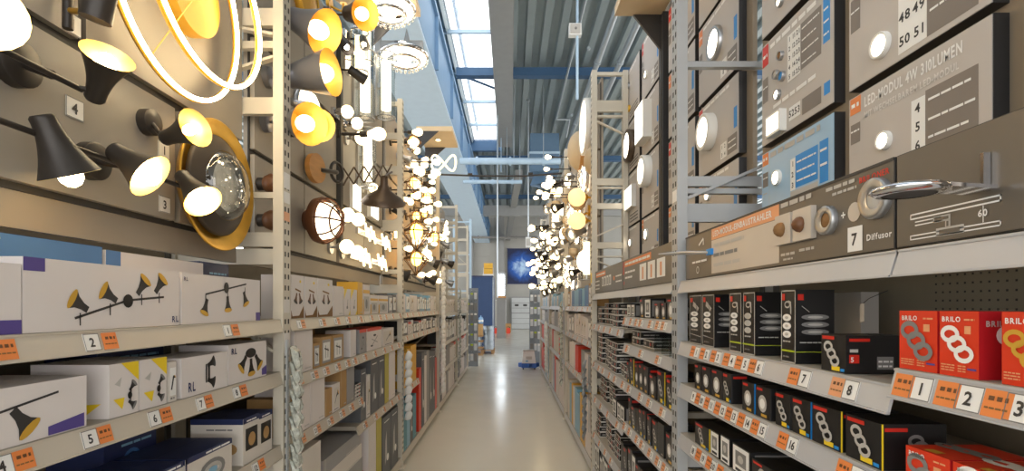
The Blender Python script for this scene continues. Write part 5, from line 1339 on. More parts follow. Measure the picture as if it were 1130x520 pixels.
        body('kraft'); F.rect(.12*w, .88*w, .08*h, .9*h, 'carton_grey', 1); F.rect(.18*w, .82*w, .16*h, .8*h, 'print_white', 2); F.line(.3*w, .6*h, .7*w, .5*h, .008, 'print_dark', 3); F.line(.4*w, .7*h, .4*w, .25*h, .006, 'print_dark', 3); F.line(.62*w, .6*h, .62*w, .25*h, .006, 'print_dark', 3)
    elif k == 'dark':
        body('carton_slate'); F.poly([(.3*w, .2*h), (.55*w, .35*h), (.5*w, .75*h), (.35*w, .6*h)], 'print_grey', 1); F.disc(.62*w, .3*h, .14*w, .06*h, 'print_white', 2); F.greek(.2*w, .8*w, .9*h, .008, 'print_white', 2, 3)
    out = [('body', B)]
    if F.v: out.append(('front_print', F))
    if Sd.v: out.append(('side_print', Sd))
    return out
CM = {}
def box_at(kind, side, yc, z, w, d, h, label, group, front=None, name='carton', cat='box', yaw=0.0):
    key = (kind, round(w, 3), round(d, 3), round(h, 3))
    if key not in CM: CM[key] = [(n, m.mesh(n)) for n, m in carton(kind, w, d, h)]
    X = front if front is not None else (XL - 0.018 if side == 'L' else XR + 0.018)
    parts = CM[key]
    if name == 'carton' and kind.split(':')[0] in ('tall', 'one', 'rings', 'pale', 'red'): name = 'downlight_box'
    o = link(name, parts[0][1], None, (X, yc, z + 0.0005), side_frame(side) + yaw, label, cat, group)
    for n, me in parts[1:]: link(n, me, o)
    return o

def span(kind, side, ya, yb, z, d, h, label, group, front=None, gap=0.003, **kw):
    return box_at(kind, side, (ya + yb) / 2, z, abs(yb - ya) - gap, d, h, label, group, front, **kw)
LY = lambda x: along(x, XL - 0.018)
RY = lambda x: along(x, XR + 0.018)
# --- front left bay
g = 'boxed trumpet spots on the top left shelf'
span('disclamp', 'L', 0.58, LY(24), 1.442, 0.16, 0.145, 'white carton with a dark lamp picture cut by the left frame edge, top shelf', g)
span('bar4', 'L', LY(24.5), LY(198), 1.442, 0.16, 0.162, 'long white carton picturing four trumpet spots on a bar', g)
span('bar3', 'L', LY(200), LY(287), 1.442, 0.16, 0.162, 'white carton picturing three hanging trumpet spots', g)
g = 'cartons behind the front row, top left shelf'
span('bluepic', 'L', 0.5, 1.52, 1.442, 0.13, 0.232, 'dark blue patterned carton behind the four-spot carton', g, -1.20)
span('longwhite', 'L', 1.53, 2.02, 1.442, 0.12, 0.225, 'long white carton with RL print behind the front row', g, -1.20)
span('navyplain', 'L', 2.03, 2.24, 1.442, 0.12, 0.235, 'navy carton behind the three-spot carton', g, -1.22)
g = 'cartons on the middle left shelf'
span('spot1', 'L', 0.72, LY(96), 1.212, 0.2, 0.122, 'white carton picturing one trumpet spot, purple corner', g)
span('yellowtri', 'L', LY(120), LY(153), 1.212, 0.2, 0.138, 'white carton with yellow triangles, nearer of the two', g)
span('yellowtri', 'L', LY(154), LY(184), 1.212, 0.2, 0.138, 'white carton with yellow triangles, farther of the two', g)
span('pic:carton_offwhite', 'L', LY(186), LY(195), 1.212, 0.14, 0.12, 'small pale carton squeezed beside the yellow triangle cartons', g)
span('zigzag', 'L', LY(200), LY(251), 1.212, 0.15, 0.125, 'white RL carton picturing a black zigzag spot', g)
span('fan3', 'L', LY(252), LY(294), 1.212, 0.18, 0.145, 'white RL carton picturing three black spots', g)
span('navyplain', 'L', 1.55, 1.85, 1.212, 0.16, 0.15, 'navy carton behind the zigzag spot carton', 'cartons behind the middle left row', -1.24)
span('navyplain', 'L', 0.85, 1.25, 1.212, 0.16, 0.14, 'navy carton behind the single spot carton', 'cartons behind the middle left row', -1.26)
g = 'cartons on the lowest visible left shelf'
span('brownpic', 'L', LY(268), LY(286), 0.89, 0.2, 0.178, 'pale carton with navy lid picturing a brown round lamp', g)
span('brownpic', 'L', 2.09, 2.21, 0.89, 0.2, 0.17, 'pale carton with navy lid, last before the upright', g)
span('navyring', 'L', LY(204), LY(256), 0.89, 0.22, 0.128, 'navy-topped carton picturing a silver ring lamp, farther one', g)
span('navyring', 'L', LY(136), LY(202), 0.89, 0.22, 0.128, 'navy-topped carton picturing a silver ring lamp, nearer one', g)
span('navyplain', 'L', 1.60, 1.84, 0.89, 0.18, 0.19, 'dark navy carton standing behind the ring lamp cartons', g, -1.26)
span('plain:carton_white', 'L', 1.0, 1.28, 0.89, 0.25, 0.112, 'plain white carton at the bottom frame edge', g)
# --- second left bay
g = 'cartons on the top shelf, second left bay'
ox = lambda a, b: (LY(a), LY(b))
for i, (a, b) in enumerate(((321, 335.3), (336.3, 350), (350.6, 367))):
    span('angled', 'L', *ox(a, b), 1.442, 0.14, 0.205, 'white carton with a brown foot, %s of three beside the first upright' % ORD[i], g)
rowspec = [('plain:carton_white', 368, 379, .175, 'plain white carton right of the brown-footed ones'), ('ycorner', 379.5, 386.5, .165, 'white carton with yellow corners, nearer one'), ('ycorner', 387, 394, .165, 'white carton with yellow corners, farther one'),
           ('plain:carton_yellow', 394.6, 400, .22, 'narrow plain yellow carton'), ('ystripe', 400.5, 408, .21, 'taller white carton with a yellow band'), ('ystripe', 408.5, 417, .14, 'low white carton with a yellow band, nearer'), ('ystripe', 417.5, 428, .14, 'low white carton with a yellow band, farther'),
           ('pic:carton_grey', 429, 433, .15, 'grey pictured carton past the yellow ones'), ('pic:carton_slate', 433.4, 437, .16, 'slate carton last on the top shelf, second left bay')]
for k, a, b, h, l in rowspec: span(k, 'L', *ox(a, b), 1.442, 0.14, h, l, g)
g = 'cartons on the second shelf, second left bay'
rowspec = [('plain:carton_white', 325, 345, .205, 'tall plain white carton beside the clip strip, second shelf'), ('kraftpic', 345.6, 353, .13, 'low kraft carton with a grey picture, nearest'), ('kraftpic', 354, 366, .155, 'kraft carton with lamp picture, nearer of the pair'), ('kraftpic', 366.5, 379, .155, 'kraft carton with lamp picture, farther of the pair'),
           ('plain:carton_white', 386.5, 393, .17, 'thin white carton before the red-topped ones'), ('redtop:carton_grey', 396.5, 404.5, .165, 'red-topped grey carton, nearer'), ('redtop', 405, 421, .165, 'red-topped white carton with a lamp sketch'), ('pic:carton_white', 422, 434.5, .14, 'white carton with a dark spot picture, second shelf end')]
for k, a, b, h, l in rowspec: span(k, 'L', *ox(a, b), 1.175, 0.16, h, l, g)
span('plain:kraft', 'L', 2.66, 3.2, 1.175, 0.2, 0.21, 'large plain kraft carton behind the small kraft ones', g, -1.21)
g = 'cartons on the third shelf, second left bay'
rowspec = [('plain:kraft', 320, 326.5, .18, 'narrow kraft carton at the first upright, third shelf'), ('plain:carton_white', 327, 342.6, .235, 'tall plain white carton, nearer of the pair on the third shelf'), ('plain:carton_white', 343, 358.4, .235, 'tall plain white carton, farther of the pair on the third shelf'),
           ('plain:kraft', 359.5, 366.5, .15, 'kraft carton beside the tall white pair'), ('pic:carton_white', 367, 375, .16, 'white carton with small lamp dots in front of kraft'), ('plain:kraft', 376, 382.5, .22, 'tall narrow kraft carton'), ('plain:carton_grey', 383, 391, .23, 'tall pale grey carton, third shelf')]
for k, a, b, h, l in rowspec: span(k, 'L', *ox(a, b), 0.887, 0.2, h, l, g)
rowspec = [('dark', 398, 404, .36, 'dark carton first on the low shelf'), ('pic:carton_white', 404.5, 408.5, .3, 'thin white carton on the low shelf'), ('dark', 409, 417, .40, 'slate carton with white print on the low shelf, nearer'), ('dark', 417.4, 424.5, .40, 'slate carton with white print on the low shelf, farther'), ('plain:carton_olive', 425, 429, .41, 'olive carton on the low shelf'), ('plain:carton_white', 429.5, 436, .41, 'white carton last on the low shelf')]
for k, a, b, h, l in rowspec: span(k, 'L', *ox(a, b), 0.705, 0.2, h, l, g)
for j in range(4):
    box_at('flat', 'L', 3.445 + 0.002*j, 0.887 + 0.024*j, 0.13, 0.12, 0.022, 'flat white-edged box, %s up in the small stack at the shelf step' % ORD[j], 'small stack at the shelf step')
g = 'cartons on the base shelf, second left bay'
rowspec = [('plain:carton_offwhite', 320, 354, .68, 'big plain off-white carton on the base shelf'), ('plain:carton_olive', 415.5, 421, .56, 'olive-yellow upright carton on the base shelf'), ('dark', 422, 431, .50, 'large slate carton on the base shelf, nearer'), ('dark', 431.5, 439, .50, 'large slate carton on the base shelf, farther'), ('plain:carton_white', 406.5, 415, .54, 'white upright carton on the base shelf')]
for k, a, b, h, l in rowspec: span(k, 'L', *ox(a, b), 0.10, 0.3, h, l, g)
zz = 0.10
for j, (c, h) in enumerate((('carton_grey', .11), ('carton_offwhite', .1), ('carton_red', .05), ('carton_grey', .1), ('carton_offwhite', .1), ('carton_grey', .09))):
    span('plain:' + c, 'L', 2.81, 3.62 - 0.02*j, zz, 0.34, h, '%s flat carton up in the lying stack on the base shelf' % ORD[j], 'lying stack of flat cartons'); zz += h + 0.001
# --- third left bay
def fill(side, y0, y1, z, hmax, kinds, group, where, seed, wr=(0.1, 0.22), d=0.18, hr=(0.7, 0.97)):
    r = random.Random(seed); y = y0; i = 0
    while True:
        w = r.uniform(*wr)
        if y + w > y1 or i > 28: break
        k = r.choice(kinds); h = hmax * r.uniform(*hr)
        w = round(w, 2); h = round(h, 2)
        span(k, side, y, y + w, z, d, h, '%s, %s along %s' % (KD.get(k, 'carton'), ORD[i], where), group)
        y += w + r.choice((0.002, 0.004, 0.03)); i += 1
KD = {'pic:carton_sky': 'pale blue pictured carton', 'pic:carton_black': 'black pictured carton', 'pic:carton_white': 'white pictured carton', 'plain:carton_white': 'plain white carton', 'redtop': 'red-topped white carton', 'redtop:carton_grey': 'red-topped grey carton', 'plain:carton_yellow': 'yellow carton', 'plain:carton_teal': 'teal carton', 'dark': 'slate carton with white print', 'plain:carton_grey': 'grey carton', 'plain:carton_red': 'red carton',
      'pic:carton_grey': 'grey pictured carton', 'kraftpic': 'kraft pictured carton', 'plain:carton_sky': 'pale blue carton', 'plain:carton_offwhite': 'off-white carton', 'rings': 'black ring-print box', 'rings:y': 'black ring-print box edged yellow', 'rings:b': 'black ring-print box edged blue', 'one': 'black single-disc box', 'one:y': 'black single-disc box edged yellow', 'one:b': 'black single-disc box edged blue', 'pale': 'black box with a white window print', 'plain:carton_black': 'plain black box', 'tall': 'tall black downlight box', 'redsm': 'red box', 'plain:carton_blue': 'blue carton', 'plain:kraft': 'kraft carton'}
g = 'cartons of the third left bay'
fill('L', 4.9, 7.2, 1.442, 0.2, ['pic:carton_sky', 'pic:carton_sky', 'pic:carton_grey', 'pic:carton_white', 'plain:carton_white'], g, 'top shelf, third left bay', 51)
fill('L', 4.9, 7.2, 1.216, 0.15, ['pic:carton_black', 'pic:carton_black', 'redtop', 'pic:carton_white'], g, 'second shelf, third left bay', 52)
fill('L', 4.9, 5.65, 0.71, 0.40, ['plain:carton_yellow'], g, 'short low shelf, third left bay', 53, (0.12, 0.2))
fill('L', 4.9, 5.6, 0.10, 0.55, ['plain:carton_teal', 'plain:carton_sky', 'dark'], g, 'base shelf near end, third left bay', 54, (0.12, 0.2))
fill('L', 5.75, 7.2, 0.10, 0.95, ['dark', 'plain:carton_red', 'plain:carton_grey', 'plain:carton_white'], g, 'base shelf far end, third left bay', 55, (0.15, 0.25))
for k, (z, h, ks) in enumerate(((1.40, .25, ['pic:carton_white', 'pic:carton_grey']), (0.95, .36, ['pic:carton_grey', 'plain:carton_white', 'pic:carton_black']), (0.55, .34, ['plain:carton_grey', 'redtop', 'plain:carton_white']), (0.10, .4, ['plain:carton_white', 'dark', 'plain:carton_grey']))):
    fill('L', 7.45, 9.7, z, h, ks, 'cartons of the fourth left bay', '%s shelf down, fourth left bay' % ORD[k], 60 + k, (0.2, 0.35))
    fill('L', 9.95, 12.1, z, h, ks, 'cartons of the fifth left bay', '%s shelf down, fifth left bay' % ORD[k], 64 + k, (0.25, 0.4))

# --- front right bay
g = 'tall black downlight boxes'
tl = [('tall:a', 761, 774.6, 'tall black downlight box with a chrome star print, first from the upright'), ('tall:a', 775.2, 788.4, 'tall black downlight box with a chrome star print, second from the upright'), ('tall:b', 805, 818.4, 'tall black downlight box with lime band, first of three'), ('tall:c', 820, 833.4, 'tall black downlight box with lime band, second of three'), ('tall:b', 862, 878.4, 'tall black downlight box with lime band, standing alone')]
for k, a, b, l in tl: span(k, 'R', RY(a), RY(b), 1.350, 0.10, 0.192, l, g)
span('plain:print_grey', 'R', 1.47, 1.61, 1.350, 0.05, 0.19, 'pale carton back standing at the rear of the black box shelf', 'cartons at the rear of the black box shelf', 1.00)
span('plain:carton_black', 'R', 1.63, 1.95, 1.350, 0.06, 0.185, 'plain black carton at the rear behind the lime-band boxes', 'cartons at the rear of the black box shelf', 0.98)
span('rings:five', 'R', RY(906), RY(934), 1.350, 0.13, 0.085, 'low black box with three rings and a red five-year tag', 'low black ring boxes')
g = 'red downlight boxes on the raised shelf'
for k, a, b, l in (('red:chrome', 992, 1035, 'red BRILO box picturing three dark chrome rings'), ('red:white', 1036, 1081, 'red BRILO box picturing three white rings'), ('red:gold', 1104.5, 1160, 'red BRILO box picturing gold rings, cut by the frame edge')):
    span(k, 'R', RY(a), RY(b), 1.383, 0.10, 0.108, l, g)
g = 'flat red boxes on the lower front shelf'
for k, a, b, l in (('red:chrome', 999, 1049, 'low red BRILO box under the raised shelf, farther one'), ('red:white', 1050.6, 1130, 'low red BRILO box under the raised shelf, nearer one')):
    span(k, 'R', RY(a), RY(b), 1.145, 0.14, 0.096, l, g)
g = 'small black downlight boxes'
sl = [('one', 766.5, 774), ('one', 774.5, 784), ('one', 785, 797), ('rings', 797.5, 807), ('one:b', 819, 832.5), ('one', 834, 850), ('rings', 855.6, 872.5), ('rings:b', 874, 894.6), ('rings:y', 896, 928), ('rings:y', 933, 973)]
for i, (k, a, b) in enumerate(sl): span(k, 'R', RY(a), RY(b), 1.172, 0.13, 0.092 if i > 3 else 0.10, '%s, %s from the upright, shelf of tickets 9 to 16' % (KD[k], ORD[i]), g)
g = 'boxes on the lowest visible right shelf'
sl = [('rings:y', 767, 782.5), ('pale', 784, 793.5), ('pale', 795, 805.6), ('pale', 808, 828), ('one:y', 829.5, 854), ('rings', 856, 880), ('rings:y', 882, 910), ('rings', 912, 950)]
for i, (k, a, b) in enumerate(sl): span(k, 'R', RY(a), RY(b), 0.957, 0.14, (0.085, 0.09, 0.095, 0.092, 0.08, 0.085, 0.08, 0.085)[i], '%s, %s from the upright, lowest visible shelf' % (KD[k], ORD[i]), g)

# --- second right bay
def stacks(side, y0, y1, z, n, layers, group, where, seed, hh=0.042):
    r = random.Random(seed); w = (y1 - y0) / n
    for i in range(n):
        L = r.randint(*layers); dx = r.uniform(0, .05)
        for j in range(L):
            box_at('flat', side, y0 + w * (i + .5) + r.uniform(-.012, .012), z + j * (hh + .001), round(w - .03, 3), 0.18, hh, 'flat black box, %s up in the %s stack, %s' % (ORD[j], ORD[i], where), group, XR + 0.02 + dx + r.uniform(0, .012), 'flat_box')
stacks('R', 3.36, 4.50, 1.352, 6, (2, 4), 'flat stacked boxes, second right bay', 'highest far shelf', 71)
g = 'upright boxes on the raised shelf, second right bay'
ul = [('one', 745, 736, .10), ('one', 735, 729.5, .08), ('one', 728.5, 722, .08), ('pale', 718, 711.5, .105), ('one', 711, 706, .105), ('pale', 700.5, 696.5, .075), ('pale', 696, 692, .075)]
for i, (k, a, b, h) in enumerate(ul): span(k, 'R', RY(a), RY(b), 1.435, 0.08, h, '%s, %s from the near upright, raised shelf' % (KD[k], ORD[i]), g)
stacks('R', 2.80, 3.26, 1.265, 2, (1, 2), 'flat stacked boxes, second right bay', 'half-empty shelf', 72)
for i in range(3):
    t = thing('divider', 'clear shelf divider, %s from the near upright on the half-empty shelf' % ORD[i], 'divider', (XR + 0.012, 2.38 + 0.12*i, 1.265), 0, 'clear shelf dividers')
    m = MB(); m.box(0, 0.2, -0.0015, 0.0015, 0.0005, 0.09, 'clear_glass'); m.build('blade', t); m = MB(); m.box(0, 0.2, -0.012, 0.012, 0.0003, 0.003, 'plastic_clear'); m.build('foot', t)
stacks('R', 3.62, 4.50, 1.022, 4, (4, 6), 'flat stacked boxes, second right bay', 'far end of the long third shelf', 73)
stacks('R', 3.30, 3.60, 1.022, 2, (2, 3), 'flat stacked boxes, second right bay', 'middle of the long third shelf', 74)
fill('R', 2.34, 3.28, 1.022, 0.17, ['one', 'rings', 'one', 'rings:y', 'plain:carton_black'], 'upright black boxes, second right bay', 'long third shelf, second right bay', 75, (0.07, 0.13), 0.14)
stacks('R', 3.75, 4.50, 0.725, 4, (3, 5), 'flat stacked boxes, second right bay', 'far fourth shelf', 76)
fill('R', 3.34, 3.72, 0.725, 0.16, ['pale', 'pale', 'one'], 'upright black boxes, second right bay', 'far fourth shelf, second right bay', 77, (0.07, 0.12), 0.14)
fill('R', 2.34, 3.28, 0.765, 0.18, ['one', 'rings', 'plain:carton_black', 'pale', 'one', 'rings'], 'upright black boxes, second right bay', 'near fourth shelf, second right bay', 78, (0.06, 0.12), 0.14)
stacks('R', 3.6, 4.50, 0.41, 4, (4, 6), 'flat stacked boxes, second right bay', 'far end of the fifth shelf', 79)
fill('R', 2.34, 3.55, 0.41, 0.22, ['pale', 'one', 'rings', 'plain:carton_black'], 'upright black boxes, second right bay', 'fifth shelf, second right bay', 80, (0.07, 0.13), 0.14)
fill('R', 2.34, 4.5, 0.10, 0.24, ['pale', 'pale', 'one', 'plain:carton_white'], 'upright boxes on the base shelf, second right bay', 'base shelf, second right bay', 81, (0.08, 0.15), 0.16)
# --- bays behind
g = 'cartons of the third right bay'
fill('R', 4.7, 6.75, 1.50, 0.22, ['plain:carton_sky', 'plain:carton_blue', 'plain:carton_white', 'kraftpic'], g, 'top shelf, third right bay', 82, (0.14, 0.25), 0.16)
fill('R', 4.7, 6.75, 1.18, 0.26, ['pic:carton_white', 'pic:carton_grey', 'plain:carton_white'], g, 'second shelf, third right bay', 83, (0.14, 0.25), 0.16)
fill('R', 5.6, 6.75, 0.78, 0.34, ['plain:carton_red', 'plain:carton_white'], g, 'third shelf, third right bay', 84, (0.18, 0.3), 0.16)
fill('R', 4.7, 5.55, 0.78, 0.3, ['plain:carton_grey', 'plain:carton_white'], g, 'third shelf near end, third right bay', 85, (0.18, 0.3), 0.16)
fill('R', 4.7, 6.75, 0.10, 0.6, ['plain:carton_white', 'plain:carton_sky', 'plain:carton_offwhite', 'plain:carton_yellow'], g, 'base shelf, third right bay', 86, (0.12, 0.22), 0.2)
for k, (z, h, ks) in enumerate(((1.50, .22, ['pic:carton_white', 'plain:carton_sky']), (1.18, .28, ['plain:carton_grey', 'pic:carton_white']), (0.78, .36, ['plain:carton_white', 'plain:carton_red', 'plain:carton_offwhite']), (0.10, .62, ['plain:carton_white', 'plain:carton_red', 'plain:carton_sky', 'plain:carton_white']))):
    fill('R', 7.0, 9.45, z, h, ks, 'cartons of the fourth right bay', '%s shelf down, fourth right bay' % ORD[k], 90 + k, (0.2, 0.35))
    fill('R', 9.7, 12.2, z, h, ks, 'cartons of the fifth right bay', '%s shelf down, fifth right bay' % ORD[k], 94 + k, (0.25, 0.4))
# ------------------------------------------------------------------ clip strips hanging on the uprights
def clip_strip(side, y, z0, z1, n, label, mt, w=0.07, h=0.1, kind='pack'):
    s = 1 if side == 'L' else -1
    X = XL if side == 'L' else XR
    t = thing('clip_strip', label, 'clip strip', (X + s*0.004, y, z0), 0, 'clip strips on the uprights')
    m = MB(); m.box(min(X + s*.002, X + s*.005), max(X + s*.002, X + s*.005), y - .012, y + .012, z0, z1, 'plastic_clear'); m.build('strip', t, t.location)
    r = random.Random(int(y * 100))
    for i in range(n):
        z = z0 + (z1 - z0) * (i + .5) / n
        a = r.uniform(-.25, .25); m = MB()
        c = Vector((X + s*.022, y, z)); u = Vector((0.25*s*sin(a), cos(a), sin(a)*.4)).normalized(); v = Vector((s*.25, 0, -1)).normalized()
        if kind == 'pack':
            N = 4; vs = []
            for sh in (0, 1):
                for p_ in range(N + 1):
                    for q_ in range(N + 1):
                        e_ = 0.2 if p_ in (0, N) or q_ in (0, N) else 1.0
                        vs.append(c + u * (w * (q_ / N - .5) + r.uniform(-.004, .004)) + v * (h * p_ / N + r.uniform(-.004, .004)) + Vector((s * (sh * .018 * e_ + r.uniform(0, .009) * e_ + .004), 0, 0)))
            fs = [(k_, k_ + 1, k_ + N + 2, k_ + N + 1) for sh in (0, 1) for p_ in range(N) for q_ in range(N) for k_ in [sh * (N + 1) ** 2 + p_ * (N + 1) + q_]]
            m.add(vs, fs, mt)
            b = m.build('pouch', t, t.location)
            m = MB(); q = c + u*0 + v*h*.2 + Vector((s*.026, 0, 0)); m.add([q - u*w*.3, q + u*w*.3, q + u*w*.3 + v*h*.25, q - u*w*.3 + v*h*.25], [(0, 1, 2, 3)], 'print_white' if i % 3 else 'print_dark'); k = m.build('pouch_label', b, (0, 0, 0)); k.location = -t.location
        else:
            m.lathe([(1e-4, 0), (w*.5, .01), (w*.5, .03), (w*.3, .06), (1e-4, .065)], mt, c, (s, 0, -.3), 12); m.build('bulb_pack', t, t.location)
    return t
clip_strip('L', 2.31, 0.55, 1.35, 13, 'clip strip of crumpled silver pouches on the front left upright', 'foil', .075, .11)
clip_strip('L', 4.82, 0.45, 1.08, 8, 'clip strip of white round packs on the second left upright', 'plastic_white', .1, .08, 'round')
clip_strip('L', 7.30, 0.3, 2.05, 26, 'long clip strip of white round packs on the third left upright', 'plastic_white', .12, .08, 'round')
clip_strip('L', 9.80, 0.4, 1.9, 16, 'clip strip of grey pouches on the fourth left upright', 'foil', .14, .12)
clip_strip('R', 4.70, 0.35, 1.05, 9, 'clip strip of grey cable pouches beside the second right upright', 'plastic_grey', .12, .11)
clip_strip('R', 6.86, 0.5, 1.6, 16, 'clip strip of pale pouches on the third right upright', 'foil', .12, .09)
clip_strip('R', 9.55, 0.3, 1.2, 12, 'clip strip of white packs on the fourth right upright', 'plastic_white', .14, .08, 'round')

# small hang tag under the sign
p = P(951, 335, 0.86)
t = thing('hang_tag', 'small cream paper tag hanging under the brown sign', 'tag', p)
m = MB(); m.box(p.x, p.x + .0015, p.y - .007, p.y + .007, p.z - .045, p.z, 'lip_cream'); m.build('paper', t, p)
m = MB(); m.tube([p + Vector((.001, 0, -.002)), p + Vector((.004, -.02, .012)), p + Vector((.02, -.06, .03))], .0008, 'print_dark', 5); m.build('string', t, p)

# ------------------------------------------------------------------ far end of the aisle
# navy display block with orange cartons
a, b = D(520, 306, 17.4), D(543.5, 306, 17.4)
t = thing('display_block', 'navy blue display wall at the end of the left rack', 'display', (a.x, 17.4, 0))
m = MB(); m.box(a.x, b.x, 17.4, 19.5, 0, a.z, 'navy_wall'); m.build('block', t, t.location)
m = MB(); m.box(a.x - .02, b.x + .02, 17.37, 19.52, a.z, a.z + .05, 'carton_navy'); m.build('top_edge', t, t.location)
m = MB(); m.box(b.x + 0.001, b.x + .03, 17.45, 17.55, 0, a.z, 'pipe_steel'); m.build('corner_profile', t, t.location)
zt = a.z + .052
t = thing('box_stand', 'small white display stand on top of the navy display wall', 'stand', (b.x - .3, 17.7, zt))
m = MB(); m.box(b.x - .34, b.x + .02, 17.5, 17.9, zt, zt + .06, 'plastic_white'); m.build('base', t, t.location)
m = MB(); m.box(b.x - .34, b.x + .02, 17.86, 17.9, zt + .06, zt + .3, 'plastic_white'); m.build('back', t, t.location)
for i in range(2):
    box_at('plain:carton_yellow', 'L', 17.68, zt + .062 + i*.19, .3, .3, .18, 'orange-yellow carton on the navy display wall, %s one' % ('lower', 'upper')[i], 'orange cartons on the navy wall', b.x)
# pallet with steel pails, kraft carton and blue wrapped packs
px0, px1 = (519-VX)*16.2/FPX, (545.5-VX)*16.2/FPX
t = thing('pallet', 'low wooden pallet on the floor under the steel pails', 'pallet', ((px0+px1)/2, 16.6, 0))
for i in range(5):
    m = MB(); y = 16.2 + i * .19; m.box(px0, px1, y, y + .12, .10, .122, 'pallet_wood'); m.build('plank', t, t.location)
for x in (px0, (px0+px1)/2 - .05, px1 - .1):
    m = MB(); m.box(x, x + .1, 16.2, 17.05 - .1, 0, .10, 'pallet_wood'); m.build('bearer', t, t.location)
for j, (xx, n) in enumerate(((px1 - .19, 6), (px1 - .55, 5))):
    for i in range(n):
        z = .1225 + i * .125
        o = thing('pail', 'steel pail, %s up in the %s stack on the pallet' % (ORD[i], ('taller', 'lower')[j]), 'pail', (xx, 16.42, z), 0, 'stacked steel pails')
        m = MB(); m.lathe([(1e-4, 0), (.155, 0), (.17, .12), (.175, .124), (.165, .124), (1e-4, .122)], 'pail_steel', (0, 0, 0), (0, 0, 1), 20, False); m.build('body', o)
        m = MB(); m.torus((0, 0, .118), (0, 0, 1), .172, .006, 'pail_steel', 20, 6); m.build('rim', o)
bx = px0 - .15
o = span('plain:kraft', 'L', 15.50, 15.90, 0.62, .45, .34, 'kraft carton under the blue wrapped packs', 'goods behind the pallet', px0 + .42)
o = thing('kraft_stand', 'wooden crate holding the kraft carton beside the pallet', 'crate', (px0 + .18, 15.70, 0))
for z in (0.02, .22, .42, .58):
    for yy in (15.47, 15.89):
        m = MB(); m.box(px0 - .06, px0 + .44, yy, yy + .02, z, z + .035, 'pallet_wood'); m.build('slat', o, o.location)
m = MB(); m.box(px0 - .06, px0 + .44, 15.47, 15.91, .6, .619, 'pallet_wood'); m.build('top', o, o.location)
for i in range(3):
    o = thing('wrapped_pack', 'blue film-wrapped pack on the kraft carton, %s from the rack' % ORD[i], 'pack', (px0 + .06 + i * .15, 15.70, .963), 0, 'blue wrapped packs')
    m = MB(); m.lathe([(1e-4, 0), (.06, .0), (.072, .05), (.07, .17), (.05, .2), (.012, .21), (.02, .25)], 'film_blue', (0, 0, 0), (0, 0, 1), 12); m.build('wrap', o)
    m = MB(); m.lathe([(.074, .06), (.074, .12)], 'print_white', (0, 0, 0), (0, 0, 1), 12); m.build('label_band', o)
# hanging hook packs at the rack end
def hooks(side, y, zs, label, cols=3, mt='plastic_grey', X=None):
    s = 1 if side == 'L' else -1
    X = X if X is not None else (XL if side == 'L' else XR)
    t = thing('hook_rack', label, 'hook rack', (X, y, zs[0]))
    m = MB(); m.box(min(X - s*.25, X), max(X - s*.25, X), y - .03, y - .01, 0, zs[-1] + .2, 'plastic_grey'); m.build('panel', t, t.location)
    r = random.Random(int(y*10))
    for j, z in enumerate(zs):
        for i in range(cols):
            x = X - s * (.05 + .09 * i)
            m = MB(); m.tube([(x, y - .03, z + .12), (x, y - .25, z + .12), (x, y - .27, z + .14)], .006, 'chrome', 5); hk = m.build('hook', t, t.location)
            for q in range(2):
                m = MB(); yy = y - .24 + q * .08; dz = r.uniform(-.03, .02); m.box(x - .035, x + .035, yy, yy + .035, z - .09 + dz, z + .08, r.choice((mt, 'plastic_clear', 'print_mid'))); m.box(x - .03, x + .03, yy - .002, yy, z + .03, z + .075, r.choice(('print_white', 'print_light', 'print_mid', 'carton_sky', 'print_white', 'print_lime'))); p = m.build('blister_pack', hk, (0, 0, 0)); p.location = -t.location
    return t
hooks('L', 12.9, [.25, .5, .75, 1.0, 1.25, 1.5, 1.75], 'end rack of hooks with grey blister packs beyond the left rack', 3, 'plastic_grey', -0.80)
hooks('R', 12.9, [.5, .8, 1.1, 1.4, 1.7], 'end rack of hooks with pale packs beyond the right rack', 3, 'plastic_clear', 0.48)
# blue rack end frames beyond
for i, (px, y, h) in enumerate(((519, 14.2, 3.9), (595, 13.0, 3.3))):
    x = (px - VX) * y / FPX
    t = thing('ladder_frame', ('pale blue ladder frame at the end of the left rack', 'grey post frame at the end of the right rack')[i], 'frame', (x, y, 0))
    for dx in (0, -.45 if i == 0 else .4):
        m = MB(); m.box(x + dx - .03, x + dx + .03, y, y + .06, 0, h, 'pipe_blue' if i == 0 else 'post_grey'); m.build('post', t, t.location)
    for z in (.4, .9, 1.4, 1.9, 2.4, 2.9, h - .1):
        if z < h:
            m = MB(); m.box(min(x, x + (-.45 if i == 0 else .4)), max(x, x + (-.45 if i == 0 else .4)), y + .01, y + .05, z, z + .04, 'pipe_blue' if i == 0 else 'post_grey'); m.build('rung', t, t.location)
# lit tube display
a = D(553, 326, 24)
t = thing('tube_display', 'upright display of lit white tubes behind the navy wall', 'lamp', (a.x, 24, 0))
m = MB(); m.box(a.x - .2, a.x + .2, 24, 24.2, 0, 3.1, 'print_mid'); m.build('cabinet', t, t.location)
m = MB(); m.box(a.x - .22, a.x + .22, 23.9, 24.1, a.z - .12, a.z - .04, 'wood_light'); m.build('ledge', t, t.location)
for dx in (-.11, .0, .11):
    m = MB(); m.cyl((a.x + dx, 23.95, a.z), (0, 0, 1), .035, .95, 'glow_cool', 10); m.build('light_tube', t, t.location)
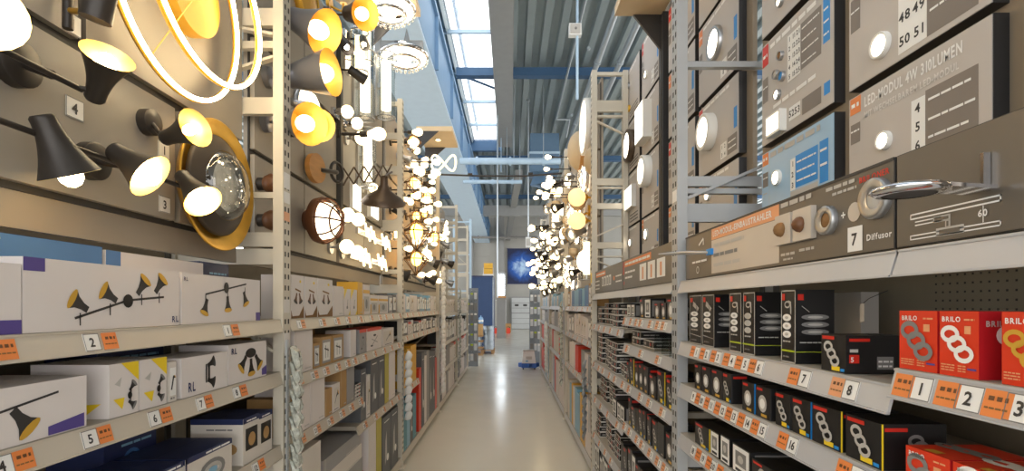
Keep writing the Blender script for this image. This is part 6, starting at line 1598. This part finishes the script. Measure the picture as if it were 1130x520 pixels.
# red canisters and small boxes by the far wall
for i, (px, w) in enumerate(((547, .2), (554, .24), (561, .2))):
    x = (px - VX) * 28.5 / FPX
    o = thing('canister', 'red canister on the floor near the back wall, %s from the left' % ORD[i], 'canister', (x, 28.5, 0), 0, 'red canisters')
    m = MB(); m.box(-w/2, w/2, -.1, .1, 0.0, .3, 'carton_red'); m.build('body', o); m = MB(); m.tube([(-w*.3, 0, .3), (-w*.3, 0, .36), (w*.3, 0, .36), (w*.3, 0, .3)], .015, 'print_black', 6); m.build('handle', o)
    m = MB(); m.cyl((w*.3, -.03, .3), (.3, 0, 1), .03, .05, 'print_black', 10); m.build('cap', o)
span('plain:kraft', 'L', 29.4, 29.9, 0.0, .35, .5, 'kraft carton on the floor near the white back door', 'goods by the back wall', (564 - VX) * 29 / FPX)
# white floor scrubber cart with a blue base
c = D(584, 408, 12.2); x0, x1 = (575.5 - VX) * 12.2 / FPX, (592 - VX) * 12.2 / FPX
t = thing('floor_cart', 'white tub cart with a blue base standing against the right rack', 'cart', ((x0 + x1)/2, 12.35, 0))
L = t.location
m = MB(); m.lathe([(.24, .05), (.25, .07), (.25, .14), (.235, .15), (1e-4, .15)], 'plastic_blue', (L[0], L[1], 0), (0, 0, 1), 4, False); m.box(x0, x1, 12.17, 12.55, .045, .15, 'plastic_blue'); m.build('base', t, L)
q = [(x0 + .01, 12.19), (x1 - .01, 12.19), (x1 - .01, 12.53), (x0 + .01, 12.53)]
q2 = [(x0 + .05, 12.25), (x1 - .05, 12.25), (x1 - .05, 12.5), (x0 + .05, 12.5)]
m = MB(); m.add([(*p, .15) for p in q] + [(*p, .44) for p in q2], [(0, 1, 5, 4), (1, 2, 6, 5), (2, 3, 7, 6), (3, 0, 4, 7), (4, 5, 6, 7)], 'plastic_white'); m.build('tub', t, L)
m = MB(); m.box(x0 + .03, x1 - .03, 12.23, 12.52, .44, .455, 'print_grey'); m.build('lid', t, L)
m = MB(); m.face(((x0 + x1)/2, 12.21, .26), (1, 0, 0), (0, .2, .98)); m.rect(-.07, .07, -.02, .05, 'print_grey', 6); m.rect(-.08, -.02, -.08, -.04, 'carton_sky', 6); m.build('sticker', t, L)
for xx in (x0 + .04, x1 - .04):
    for yy in (12.22, 12.48):
        m = MB(); m.cyl((xx - .015, yy, .0255), (1, 0, 0), .025, .03, 'print_black', 12); m.build('wheel', t, L)
# mailbox-like cabinet and column clutter by the back wall
t = thing('wall_cabinet', 'tall grey cabinet against the back wall left of the door', 'cabinet', (-0.6, 33.2, 0))
m = MB(); m.box(-.95, -.25, 33.0, 33.55, 0, 1.9, 'door_white'); m.build('body', t, t.location)
for k in (0, 1):
    m = MB(); m.box(-.93 + .34*k, -.62 + .34*k, 32.97, 33.0, .05, 1.85, 'wall_grey'); dd = m.build('door', t, t.location)
    m = MB(); m.box(-.66 + .1*k, -.64 + .1*k, 32.94, 32.97, .9, 1.05, 'print_dark'); h = m.build('handle', dd, (0, 0, 0)); h.location = -t.location
